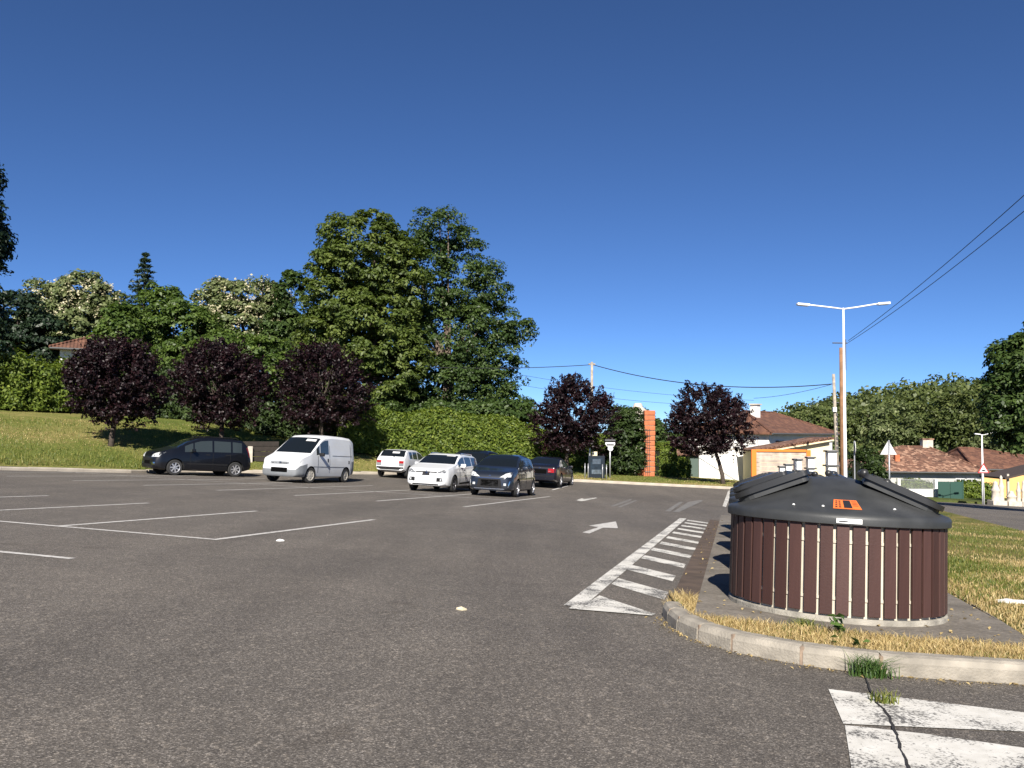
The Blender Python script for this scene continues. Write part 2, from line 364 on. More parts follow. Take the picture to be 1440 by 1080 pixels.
# far kerb, stone by stone
M_MORTAR = mat('mortar_joint', (.27, .20, .145), .95, var=.35, vscale=20)
far_kerb = tag(empty('kerb', (0, 0, 0)), 'pale stone kerb along the far edge of the car park', 'kerb', kind='structure')
ks = None; sx = -34.0
while sx < 15.5:
    dx = .05; x1 = sx + .75
    for _ in range(30):
        if math.hypot(x1 - sx, float(kerb_y(x1) - kerb_y(sx))) > 1.0: x1 -= .02
        else: break
    y0, y1 = float(kerb_y(sx)), float(kerb_y(x1)); L = math.hypot(x1 - sx, y1 - y0)
    if ks is None: o = kerb_stone(.985, .2).build('kerb_stone', M_KERBF, far_kerb); ks = o
    else: o = ks.copy(); COL.objects.link(o); o.parent = far_kerb
    place_on_slope(o, (sx + x1) / 2, (y0 + y1) / 2 - .05, math.atan2(y1 - y0, x1 - sx) + rng.normal(0, .006), .135 + rng.normal(0, .006)); sx = x1

# ---- island with the waste containers (all on the plane part of the slope)
DIR = np.array([.2565, .9665]); PER = np.array([.9665, -.2565])           # along the bays, and across
KP = [G(932, 866), G(944, 884), G(975, 900), G(1028, 916), G(1095, 930), G(1190, 945), G(1300, 955), G(1440, 963)]
KP = [np.array(p) for p in KP]; KP += [KP[-1] + np.array([1.6, .02]), KP[-1] + np.array([6, .1])]
seg = np.array(KP); cum = np.concatenate([[0], np.cumsum(np.linalg.norm(np.diff(seg, axis=0), axis=1))])
def kpt(s): return np.array([np.interp(s, cum, seg[:, 0]), np.interp(s, cum, seg[:, 1])])
near_kerb = tag(empty('kerb', (0, 0, 0)), 'curved light concrete kerb in front of the waste container island', 'kerb', kind='structure')
s = 0.0
while s < cum[-1] - .2:
    L = .33 if s < 1.0 else (.48 if s < 2.0 else 1.0); L = min(L, cum[-1] - s)
    a, b = kpt(s), kpt(s + L); n2 = np.array([-(b - a)[1], (b - a)[0]]); n2 = n2 / np.linalg.norm(n2); c = (a + b) / 2 + n2 * .07
    o = kerb_stone(np.linalg.norm(b - a) - .022).build('kerb_stone', M_KERB, near_kerb)
    place_on_slope(o, c[0], c[1], math.atan2((b - a)[1], (b - a)[0]), .125 + rng.normal(0, .003)); s += L
    jo = MB().box((0, 0, -.105), (.026, .126, .19), None, .004).build('mortar_joint', M_MORTAR, near_kerb); jc = b + n2 * .072; place_on_slope(jo, jc[0], jc[1], math.atan2((b - a)[1], (b - a)[0]), .125)
inner = [kpt(t) + np.array([-(kpt(t + .02) - kpt(t - .02))[1], (kpt(t + .02) - kpt(t - .02))[0]]) / .04 * .12 for t in np.linspace(.02, cum[-1] - .05, 40)]

slabL = G(975, 866, .1); corner = G(1440, 893, .1); SR = slabL + PER * 2.45
slab_poly = [slabL, G(1040, 873, .1), G(1150, 886, .1), G(1260, 897, .1), G(1440, 910, .1), corner, G(1400, 868, .1), G(1337, 832, .1), SR + DIR * 1.2, SR + DIR * 16.5, slabL + DIR * 16.5]
M_SLAB = mat('weathered_concrete', (.16, .14, .115), .92, bump=.6, bscale=30)
_n, _l = M_SLAB.node_tree.nodes, M_SLAB.node_tree.links; _tc = _n.new('ShaderNodeTexCoord').outputs['Object']
_c = ramp(_n, _l, noise(_n, _l, _tc, 1.7, 8, .7), [(.3, (.095, .082, .066)), (.5, (.155, .135, .11)), (.72, (.22, .195, .165))])
_c = mix(_n, _l, .8, _c, ramp(_n, _l, noise(_n, _l, _tc, 26, 6, .75), [(.35, (.6, .6, .6)), (.55, (1, 1, 1)), (.75, (1.35, 1.33, 1.3))]), 'MULTIPLY'); _l.new(_c, _n['Principled BSDF'].inputs['Base Color'])
tag(patch('concrete_slab', slab_poly, .100, M_SLAB, None, .14), 'weathered concrete slab under the waste containers', 'slab', kind='structure')
M_STRIP = mat('brown_gutter', (.075, .052, .038), .95, var=.35, vscale=4, bump=.5, bscale=50)
st0 = G(935, 860); tag(patch('gutter_strip', [st0, slabL + np.array([-.012, 0]), slabL + DIR * 15.4 + np.array([-.012, 0]), st0 + DIR * 15.1], .008, M_STRIP), 'dark brown earth filled strip between hatching and slab', 'strip', kind='structure')
verge_poly = [tuple(p) for p in inner] + [tuple(corner + np.array([6, -.3])), tuple(corner + np.array([.0, -.02]))] + [tuple(G(px, py, .1)) for px, py in ((1440, 909), (1260, 896), (1150, 885), (1040, 872))] + [tuple(slabL), tuple(st0 + DIR * .45)]
tag(patch('grass_verge', verge_poly, .092, M_DRY, None, .12), 'strip of dry straw coloured grass behind the kerb', 'verge', kind='structure')
lawn_poly = [corner + np.array([.0, .01]), corner + np.array([7, -.2]), np.array([10.5, 12.]), np.array([13.8, 22.5]), np.array([16.9, 31.9]), np.array([20.5, 43.]), np.array([13., 41.]), SR + DIR * 16.8 + PER * .01, SR + DIR * 1.2 + PER * .01, G(1337, 832, .1) + np.array([.01, 0]), G(1400, 868, .1) + np.array([.01, 0])]
lawn = tag(patch('lawn', lawn_poly, .088, M_LAWN, None, .12), 'green and straw coloured lawn between slab and road', 'lawn', kind='structure')
# verge beyond the street on the right
tag(patch('grass_verge', [(26, 62), (44, 60), (60, 75), (60, 110), (26, 100)], .12, M_FIELD, None, .2), 'rough grass beyond the street on the right', 'verge', kind='structure')
tag(patch('grass_verge', [(16.02, 49.5), (22.5, 55), (24.5, 66), (24.5, 100), (16.02, 100)], .10, M_FIELD, None, .2), 'grass around the white house', 'verge', kind='structure')

# ---- painted markings, children of the car park
def stripe(a, b, wd, name='bay_line', m=M_BAY, dz=.005):
    a = np.array(a); b = np.array(b); d = (b - a) / np.linalg.norm(b - a); n2 = np.array([-d[1], d[0]]) * wd / 2; k = max(1, int(np.linalg.norm(b - a) / 2.5))
    vs = []; fs = []
    for i in range(k + 1):
        c = a + (b - a) * i / k
        for q in (c - n2, c + n2): vs.append((q[0], q[1], float(g(*q)) + dz))
    for i in range(k): fs.append((2 * i, 2 * i + 2, 2 * i + 3, 2 * i + 1))
    return mesh_obj(name, vs, fs, m, lot)
def flat(name, poly, m=M_PAINT, dz=.005): return patch(name, poly, dz, m, lot)
B1 = G(303, 759); PL = -PER
stripe(B1 - PL * .05, B1 + PL * 14, .10)
for k in range(6): stripe(B1 + PL * 2.5 * k + DIR * .06, B1 + PL * 2.5 * k + DIR * 5.0, .10)
e2 = G(102, 786); stripe(e2, e2 + PL * 9, .10)
for k in range(-0, 8):
    p0 = G(652, 713) + PL * 2.45 * k; stripe(p0, p0 + DIR * 10.6, .10)
p0 = G(652, 713); stripe(p0 + DIR * 5.3 - PL * .0, p0 + DIR * 5.3 + PL * 18, .09, dz=.008)
p1 = np.array([1.9, 38.2]); stripe(p1, p1 + DIR * 3.6, .12)
a0, a1 = G(806, 853), G(962, 728); hd = (a1 - a0) / np.linalg.norm(a1 - a0)
stripe(a0, a0 + hd * 15.0, .17, 'hatch_border', M_PAINT)
r0 = G(930, 862); q0 = G(799, 857); flat('hatch_border', [q0, G(806, 853), G(922, 864), G(918, 867)], dz=.009)
flat('hatch_bar', [G(818, 853), G(843, 838), G(921, 864)], dz=.005)
BP = [(859.7, 822), (880, 801), (901.5, 785.5), (915, 774), (927, 765), (936.5, 757), (945, 750), (952, 744.7), (957.5, 740), (962, 736), (965.5, 732.5)]
v0 = G(934, 844) - G(860, 822)
for k, p in enumerate(BP):
    A = G(*p); Bq = A + v0 * (1.0 + .012 * k); t_ = hd * (.52 if k < 2 else .46); flat('hatch_bar', [A, Bq, Bq + t_, A + t_])
flat('give_way_band', [G(1165, 970), G(1440, 1003), G(1440, 1003) + np.array([2, .1]), G(1440, 1030) + np.array([2, .1]), G(1440, 1030), G(1300, 1024), G(1186, 1019)])
flat('give_way_band', [G(1188, 1021), G(1300, 1033), G(1440, 1053), G(1440, 1053) + np.array([2, .1]), G(1440, 1160) + np.array([2, .1]), G(1440, 1160), G(1208, 1150)])
flat('direction_arrow', [G(*p) for p in ((819, 749), (842, 741.5), (828, 739.5), (866, 733.5), (869, 743), (848, 742.3), (829, 750.5))], M_BAY)
flat('direction_arrow', [G(*p) for p in ((810, 703.5), (818, 701), (822, 702), (838, 699.5), (840, 700.6), (824, 704), (817, 705))])
M_GHOST = mat('ghost_marking', (.15, .142, .13), .85, var=.35, vscale=5)
for q in (((858, 712), (886, 702), (889, 703), (863, 712.5)), ((868, 713), (893, 703.5), (896, 704), (873, 713.5)), ((935, 719), (955, 706), (961, 706), (943, 719)), ((946, 720), (968, 706), (985, 704), (989, 705), (955, 720))):
    flat('faded_marking', [G(*p) for p in q], M_GHOST, .004)
flat('edge_line', [G(1016, 712), G(1024, 699), G(1031, 699), G(1021, 713)])
# dark repaired crack in the asphalt in front of the kerb
M_TAR = mat('tar_crack', (.022, .020, .019), .8)
pts = [(1210, 944), (1218, 955), (1222, 968), (1232, 985), (1246, 1004), (1256, 1022), (1262, 1040), (1270, 1062), (1280, 1085)]
for (xa, ya), (xb, yb) in zip(pts, pts[1:]):
    
    A_, B_ = G(xa, ya), G(xb, yb); q_ = [A_ + (B_ - A_) * f + rng.normal(0, .006, 2) * (0 < f < 1) for f in (0, .35, .7, 1)]
    for a_, b_ in zip(q_, q_[1:]): stripe(a_, b_ + (b_ - a_) * .06, .010 + rng.uniform(-.004, .006), 'asphalt_crack', M_TAR, .0085)

# ---- litter
M_LIT = mat('white_litter', (.72, .72, .70), .6)
def litter(name, px, py, sz, label, dz=0.0, m=M_LIT):
    p = G(px, py); mb = MB(); n = 7
    pts = [(sz * (1 + .3 * rng.normal()) * math.cos(q) * 1.3, sz * (1 + .3 * rng.normal()) * math.sin(q) * .7, .008 + abs(rng.normal(0, .012))) for q in np.linspace(0, 6.28, n, endpoint=False)]
    mb.add(pts + [(0, 0, .03)] + [(x * .9, y * .9, 0) for x, y, z in pts], [(k, (k + 1) % n, n) for k in range(n)] + [(n + 1 + k, n + 1 + (k + 1) % n, (k + 1) % n, k) for k in range(n)])
    o = mb.build(name, m); o.location = (p[0], p[1], float(g(*p)) + dz); return tag(o, label, 'litter')
litter('paper_scrap', 393, 761, .035, 'small white paper scrap on the asphalt near the bay corner')
litter('paper_scrap', 649, 858, .025, 'small yellowish scrap lying alone on open asphalt', 0, mat('cream_litter', (.55, .48, .33), .7))
litter('paper_scrap', 1424, 862, .10, 'crumpled white wrapper lying on the lawn by the slab', .10)

# ================================================================== WASTE CONTAINERS
M_LID = mat('dark_grey_plastic', (.036, .0375, .038), .5, spec=.4, var=.22, vscale=5, bump=.05, bscale=120)
M_LID2 = mat('black_plastic', (.022, .0225, .023), .38, spec=.5, bump=.04, bscale=100)
M_SLAT = mat('brown_composite_slat', (.055, .0255, .021), .55, spec=.35, bump=.08, bscale=60)
_n, _l = M_SLAT.node_tree.nodes, M_SLAT.node_tree.links; _oi = _n.new('ShaderNodeObjectInfo'); _tc = _n.new('ShaderNodeTexCoord').outputs['Object']
_mp = _n.new('ShaderNodeMapping'); _mp.inputs['Scale'].default_value = (30, 30, 1.6); _l.new(_tc, _mp.inputs['Vector'])
_c = ramp(_n, _l, _oi.outputs['Random'], [(0, (.043, .019, .0155)), (.5, (.054, .025, .0205)), (1, (.068, .033, .028))])
_c = mix(_n, _l, .8, _c, ramp(_n, _l, noise(_n, _l, _mp.outputs[0], 1.5, 5, .65), [(.3, (.82, .82, .82)), (.62, (1.05, 1.05, 1.05)), (.8, (1.45, 1.4, 1.35))]), 'MULTIPLY')
_l.new(_c, _n['Principled BSDF'].inputs['Base Color'])
M_DRUM = mat('beige_drum', (.50, .45, .36), .8, var=.12, vscale=5)
M_CONC = mat('container_base_concrete', (.27, .25, .21), .9, var=.35, vscale=6, bump=.5, bscale=45)
M_ORANGE = mat('orange_sticker', (.72, .16, .035), .5); M_INK = mat('black_print', (.018, .018, .02), .5); M_WHITE = mat('white_label', (.72, .72, .70), .5)
DOME = [(.905, .752), (.915, .757), (.918, .80), (.912, .822), (.895, .838), (.865, .848), (.80, .872), (.62, .945), (.42, 1.035), (.25, 1.098), (.12, 1.125), (.0, 1.13)]
RS = .875
def dome_z(r):
    pr = sorted([(a, b) for a, b in DOME if b >= .848]); return float(np.interp(r, [p[0] for p in pr], [p[1] for p in pr]))
def cone_patch(m, a0, a1, r0, r1, off, n=6):
    vs = []
    for i in range(n + 1):
        for j in range(3):
            r = r0 + (r1 - r0) * j / 2; a = a0 + (a1 - a0) * i / n; vs.append((r * math.sin(a), -r * math.cos(a), dome_z(r) + off))
    fs = [(i * 3 + j, (i + 1) * 3 + j, (i + 1) * 3 + j + 1, i * 3 + j + 1) for i in range(n) for j in range(2)]; m.add(vs, fs)
def container(detail=True):
    root = empty('waste_container', (0, 0, 0))
    MB().lathe([(.0, .04), (.875, .04), (.89, .03), (.905, -.1)], 48).build('base_ring', M_CONC, root)
    autosmooth(MB().lathe([(RS - .022, .03), (RS - .022, .78)], 64).build('drum', M_DRUM, root))
    ns = 46; sm = None
    for k in range(ns):
        if sm is None:
            sm = MB().box((0, 0, 0), (.0935, .020, .715), None, .005).build('slat', M_SLAT, root); o = sm
        else: o = sm.copy(); COL.objects.link(o); o.parent = root
        a = 2 * math.pi * (k + .5) / ns + rng.normal(0, .002); o.location = (RS * math.sin(a), -RS * math.cos(a), 0.415 + rng.normal(0, .003)); o.rotation_euler = (0, 0, a)
    for z in (.18, .62):
        MB().lathe([(RS - .03, z - .012), (RS - .0125, z - .012), (RS - .0125, z + .012), (RS - .03, z + .012)], 64).build('fixing_band', M_DRUM, root)
    dome = autosmooth(MB().lathe([(.86, .757)] + DOME, 72).build('dome_cover', M_LID, root), 50)
    # two throw-in flaps lying on the dome, left and right
    for sgn in (-1, 1):
        r0, r1 = (.22, .84); z0, z1 = dome_z(r0) + .055, dome_z(r1) + .045; L = math.hypot(r1 - r0, z1 - z0); ang = math.atan2(z0 - z1, r1 - r0)
        poly = []; hw, hl, cr = .36, L / 2, .16
        for cx_, cy_, qa in ((hl - cr, hw - cr, 0), (-hl + .05, hw - .05, 90), (-hl + .05, -hw + .05, 180), (hl - cr, -hw + cr, 270)):
            rr = cr if cx_ > 0 else .05
            for q in range(0, 91, 18): poly.append((cx_ + rr * math.cos(math.radians(qa + q)), cy_ + rr * math.sin(math.radians(qa + q))))
        fl = MB().prism(poly, -.022, .022); fl.prism([(x * .8, y * .8) for x, y in poly], .022, .036)
        fo = autosmooth(fl.build('flap', M_LID2, root), 30)
        fo.location = (sgn * (r0 + r1) / 2, 0, (z0 + z1) / 2); fo.rotation_euler = (0, ang, 0) if sgn > 0 else (0, ang, math.pi)
        cl = MB().prism([(x * .93, y * .93) for x, y in poly], -.07, -.022); co = cl.build('flap_collar', M_LID, root); co.location = fo.location; co.rotation_euler = fo.rotation_euler
        for yy, xx in (((-.24, -hl), (.24, -hl), (-.24, -hl + .19), (.24, -hl + .19)) if sgn > 0 else ()):
            MB().tube([(xx, yy - .10, .012), (xx, yy + .10, .012)], .036, 16).build('hinge', M_LID2, fo, True)
    m = MB(); cone_patch(m, -.02, .25, .80, .635, .004); st = m.build('sticker', M_ORANGE, dome)
    m = MB(); cone_patch(m, .085, .165, .785, .65, .007, 3)
    for r in (.665, .70, .735, .77):
        for a in (.0, .035): cone_patch(m, a, a + .022, r + .012, r - .006, .007, 1)
    for r in (.665, .69, .715, .74): cone_patch(m, .18, .235, r + .004, r - .002, .007, 2)
    m.build('sticker_print', M_INK, dome)
    m = MB(); vs = [(.9205 * math.sin(a), -.9205 * math.cos(a), z) for a in np.linspace(.01, .215, 7) for z in (.768, .805)]
    m.add(vs, [(2 * i, 2 * i + 2, 2 * i + 3, 2 * i + 1) for i in range(6)]); m.build('label_plate', M_WHITE, dome)
    m = MB(); vs = [(.922 * math.sin(a), -.922 * math.cos(a), z) for a in np.linspace(.03, .10, 4) for z in (.777, .787)]
    m.add(vs, [(2 * i, 2 * i + 2, 2 * i + 3, 2 * i + 1) for i in range(3)]); m.build('label_print', M_INK, dome)
    for a, r in ((-.42, .78), (-.12, .77), (.62, .76)):
        MB().lathe([(.0, .012), (.008, .010), (.012, .0)], 8, c=(r * math.sin(a), -r * math.cos(a), dome_z(r))).build('rivet', M_WHITE, dome)
    return root
cont = container()
up = Vector((-SX, -SY, 1)).normalized()
CB = np.array([2.835, 7.36]); fwd = Vector((CB[0], CB[1], 0)).normalized(); fy = (fwd - up * fwd.dot(up)).normalized(); fx = fy.cross(up)
RB = Matrix((fx, fy, up)).transposed()
LAB = ['round waste container with brown slats and grey dome, nearest the kerb', 'second waste container from the kerb, behind the nearest brown slatted one', 'third waste container from the kerb in the slatted row', 'fourth waste container from the kerb in the slatted row', 'waste container at the far end of the slatted row']
for k in range(5):
    o = cont if k == 0 else copy_tree(cont); c = CB + DIR * 2.37 * k
    RR = RB if k == 0 else RB @ Matrix.Rotation(math.radians([0, -6, 8, -4, 5][k]), 3, 'Z')
    o.matrix_world = Matrix.Translation((c[0], c[1], float(g(*c)) + .10)) @ RR.to_4x4()
    tag(o, LAB[k], 'waste container', 'semi-buried waste containers in a row')

# ================================================================== GRASS BLADES
def blades(name, P, h, wd, material, lean=.5, kind='stuff', label=None, cat='grass'):
    n = len(P); a = rng.uniform(0, 6.283, n); d = np.stack([np.cos(a), np.sin(a), np.zeros(n)], 1); hh = (h * rng.uniform(.5, 1.4, n))[:, None]
    l2 = rng.uniform(0, 6.283, n); ld = np.stack([np.cos(l2), np.sin(l2), np.zeros(n)], 1) * (rng.uniform(.1, 1, n) * lean)[:, None]
    upv = np.array([0, 0, 1.]); mid = P + (upv + ld * .35) * hh * .55; tip = P + (upv * .85 + ld) * hh
    ww = d * wd; V = np.stack([P - ww, P + ww, mid + ww * .7, mid - ww * .7, tip], 1).reshape(-1, 3)
    k = np.arange(n)[:, None] * 5; F = np.concatenate([k + [0, 1, 2], k + [0, 2, 3], k + [3, 2, 4]], 1).reshape(-1, 3)
    o = cloud_mesh(name, V, F, np.repeat(np.clip(rng.normal(.5, .25, n), 0, 1), 3), material, None, True)
    return tag(o, label, cat, kind=kind)
def in_poly(x, y, poly):
    c = np.zeros(len(x), bool); n = len(poly)
    for i in range(n):
        (xa, ya), (xb, yb) = poly[i][:2], poly[(i + 1) % n][:2]
        if ya == yb: continue
        k = ((ya > y) != (yb > y)) & (x < (xb - xa) * (y - ya) / (yb - ya) + xa); c ^= k
    return c
def scatter(poly, n, xr, yr, clumpy=0):
    x = rng.uniform(*xr, n); y = rng.uniform(*yr, n)
    k = in_poly(x, y, poly); return x[k], y[k]
x, y = scatter(verge_poly, 120000, (1.0, 6.5), (5.0, 8.2)); dens = .5 + .5 * np.sin(x * 7 + np.sin(y * 9) * 2) * np.sin(y * 8 + x * 3); k = rng.uniform(0, 1, len(x)) < .45 + .55 * dens
x, y = x[k], y[k]; blades('dry_grass', np.stack([x, y, g(x, y) + .085], 1), .06, .0030, M_STRAW, .9, label='short dry straw grass growing behind the near kerb')
k = rng.uniform(0, 1, len(x)) < .07 + .2 * ((np.sin(x * 3.1 + 1) * np.sin(y * 4.3 + .5)) > .55); blades('green_grass', np.stack([x[k], y[k], g(x[k], y[k]) + .085], 1), .055, .003, M_BLADE, .8, label='green tufts among the dry verge grass')
x = np.concatenate([rng.uniform(3.4, 9, 60000), rng.uniform(4, 16, 80000)]); y = np.concatenate([rng.uniform(6, 13, 60000), rng.uniform(8, 30, 80000)])
k = in_poly(x, y, lawn_poly) & (x < y * .66 + .3); x, y = x[k], y[k]; zl = g(x, y) + .08
dry = (np.sin(x * 1.9 + np.sin(y * 1.3) * 1.5) + np.sin(y * 1.7 + x * .6) + 1.3 * np.exp(-((y - 7.5) / 1.6) ** 2) + rng.normal(0, .6, len(x))) > .55
blades('lawn_grass', np.stack([x, y, zl], 1)[~dry], .06, .0045, M_BLADE, .7, label='green lawn grass right of the containers')
blades('lawn_dry_grass', np.stack([x, y, zl], 1)[dry], .055, .0045, M_STRAW, .8, label='dried yellow lawn grass right of the containers')
x = rng.uniform(-30, 15, 110000); t = rng.uniform(.1, 1, 110000) ** 1.6 * 15; y = kerb_y(x) + t
tallp = np.exp(-((x + 21) / 5) ** 2) * np.exp(-(t / 3) ** 2) + .25
P = np.stack([x, y, bank_z(x, y) - .02], 1); drm = (np.sin(x * .55 + 1) + np.sin(t * .8 + x * .2) + rng.normal(0, .7, len(x))) > .7
blades('bank_grass', P[~drm], .075, .012, M_BLADE, .7, label='short green grass over the bank')
blades('bank_dry_grass', P[drm], .07, .012, M_STRAW, .8, label='dried yellow grass over the bank')
k = rng.uniform(0, 1, len(x)) < tallp * .6 * (x < -15); blades('tall_bank_grass', P[k], .2, .010, M_BLADE, .6, label='long green grass at the foot of the bank on the left')
# grass tuft in the gutter strip's near end
def tuft(name, px, py, n, r, h, label, m=M_BLADE, dz=.0, lean=1.0):
    c = G(px, py); P = np.stack([c[0] + rng.normal(0, r, n), c[1] + rng.normal(0, r * .6, n), np.zeros(n)], 1); P[:, 2] = g(P[:, 0], P[:, 1]) + dz
    return blades(name, P, h, .0035, m, lean, None, label, 'weed')
x, y = scatter([st0 - DIR * .1, slabL - DIR * .05, slabL + DIR * 1.5, st0 + DIR * 1.3], 30000, (1, 2.6), (6.6, 9)); k = rng.uniform(0, 1, len(x)) < np.clip(1.25 - (y - 7.0) / 1.0, .0, 1)
blades('strip_dry_grass', np.stack([x, y, g(x, y)], 1)[k], .085, .003, M_STRAW, .8, label='dry grass overgrowing the near end of the brown strip')
tuft('grass_tuft', 1222, 951, 300, .055, .12, 'dense green grass tuft growing at the foot of the kerb', M_WEED, lean=1.5)
tuft('grass_tuft', 1242, 989, 90, .035, .07, 'small grass tuft sprouting through the white road band')
tuft('grass_tuft', 1135, 900, 160, .06, .07, 'small green grass tuft among the dry verge grass', dz=.09)
# broad-leaved weed at the kerb
def weed(px, py, dz, h, n, label, r=.05):
    c = G(px, py, dz); root = tag(empty('leafy_weed', (c[0], c[1], float(g(*c)) + dz)), label, 'weed'); m = MB(); P = []; N_ = []
    for k in range(n):
        a = rng.uniform(0, 6.28); tip = Vector((r * math.cos(a) * rng.uniform(.5, 1.6), r * math.sin(a) * rng.uniform(.5, 1.6), h * rng.uniform(.5, 1)))
        m.tube([(0, 0, 0), tip * .5 + Vector((0, 0, .02)), tip], [.004, .003, .0015], 5)
        for q in np.linspace(.35, 1, 5): P.append(np.array(tip) * q + rng.normal(0, .012, 3)); N_.append([0, -.3, 1])
    m.build('stem', M_WEEDS, root); V, F, v = leaves(np.array(P), np.array(N_, float), .07, .42); cloud_mesh('leaf', V, F, v, M_WEED, root)
M_WEEDS = mat('weed_stem', (.10, .12, .04), .7)
weed(1196, 925, .02, .16, 5, 'leafy green weed leaning on the kerb face', .09); weed(1182, 893, .1, .14, 4, 'thin leafy weed standing in the verge before the container')

# dead leaves and twigs blown along the strip, slab and kerb foot
x = np.concatenate([rng.uniform(1.2, 5.6, 900), rng.uniform(1.3, 4.4, 260)]); y = np.concatenate([rng.uniform(6.9, 21, 900), rng.uniform(5.2, 7.6, 260)])
off = (x - st0[0]) * DIR[1] - (y - st0[1]) * DIR[0]; onstrip = (off > .02) & (off < .32); onslab = in_poly(x, y, slab_poly); k = onstrip | (onslab & (rng.uniform(0, 1, len(x)) < .45)); x, y, on = x[k], y[k], onslab[k]
P = np.stack([x, y, g(x, y) + np.where(on, .108, .016)], 1); V, F, v = leaves(P, np.tile([0., 0, 1.], (len(P), 1)), .035, .5, None, .25)
tag(cloud_mesh('leaf_litter', V, F, v, M_STRAW), 'scattered dead leaves on the brown strip and the slab', 'leaf litter', kind='stuff')
tt_ = rng.uniform(.1, 5.0, 500); q = np.array([kpt(t) + np.array([(kpt(t + .02) - kpt(t - .02))[1], -(kpt(t + .02) - kpt(t - .02))[0]]) / .04 * abs(rng.normal(0, .06)) for t in tt_])
P = np.stack([q[:, 0], q[:, 1] - .004, g(q[:, 0], q[:, 1]) + .007], 1); V, F, v = leaves(P, np.tile([0., 0, 1.], (len(P), 1)), .022, .4, None, .3)
tag(cloud_mesh('gutter_debris', V, F, v, M_STRAW), 'fine dry debris along the foot of the near kerb', 'debris', kind='stuff')

# ================================================================== VEHICLES
M_GLASS = mat('dark_car_glass', (.007, .009, .010), .03, spec=.55)
M_GLASS2 = mat('tinted_side_glass', (.030, .038, .038), .04, spec=.7)
M_TYRE = mat('tyre_rubber', (.018, .018, .018), .85); M_WELL = mat('wheel_well', (.006, .006, .006), .95)
M_RIM = mat('alloy_rim', (.52, .52, .53), .32, metal=.7); M_RIMD = mat('dark_rim', (.10, .10, .11), .4, metal=.5); M_STEEL = mat('steel_rim', (.36, .34, .30), .6, metal=.2)
M_CHROME = mat('chrome', (.75, .75, .76), .12, metal=1); M_PLASTIC = mat('black_trim', (.010, .010, .011), .6, spec=.25); M_GREYB = mat('grey_bumper_plastic', (.17, .18, .19), .6, var=.12, vscale=4)
M_LAMP = mat('headlamp_glass', (.62, .63, .62), .08, spec=.8, metal=.25); M_LAMPD = mat('smoked_headlamp', (.17, .175, .18), .08, spec=.8, metal=.3)
M_RED = mat('tail_lamp_red', (.30, .012, .014), .15, spec=.6); M_PLATE = mat('blank_black_plate', (.003, .003, .003), .95, spec=.05); M_PLATEW = mat('blank_white_plate', (.78, .78, .76), .5)
M_SUNV = mat('grey_paper', (.5, .5, .49), .7)
def paintm(name, col, metal=0): return mat(name, col, .34 if metal else .4, metal=metal, coat=.9, spec=.5)

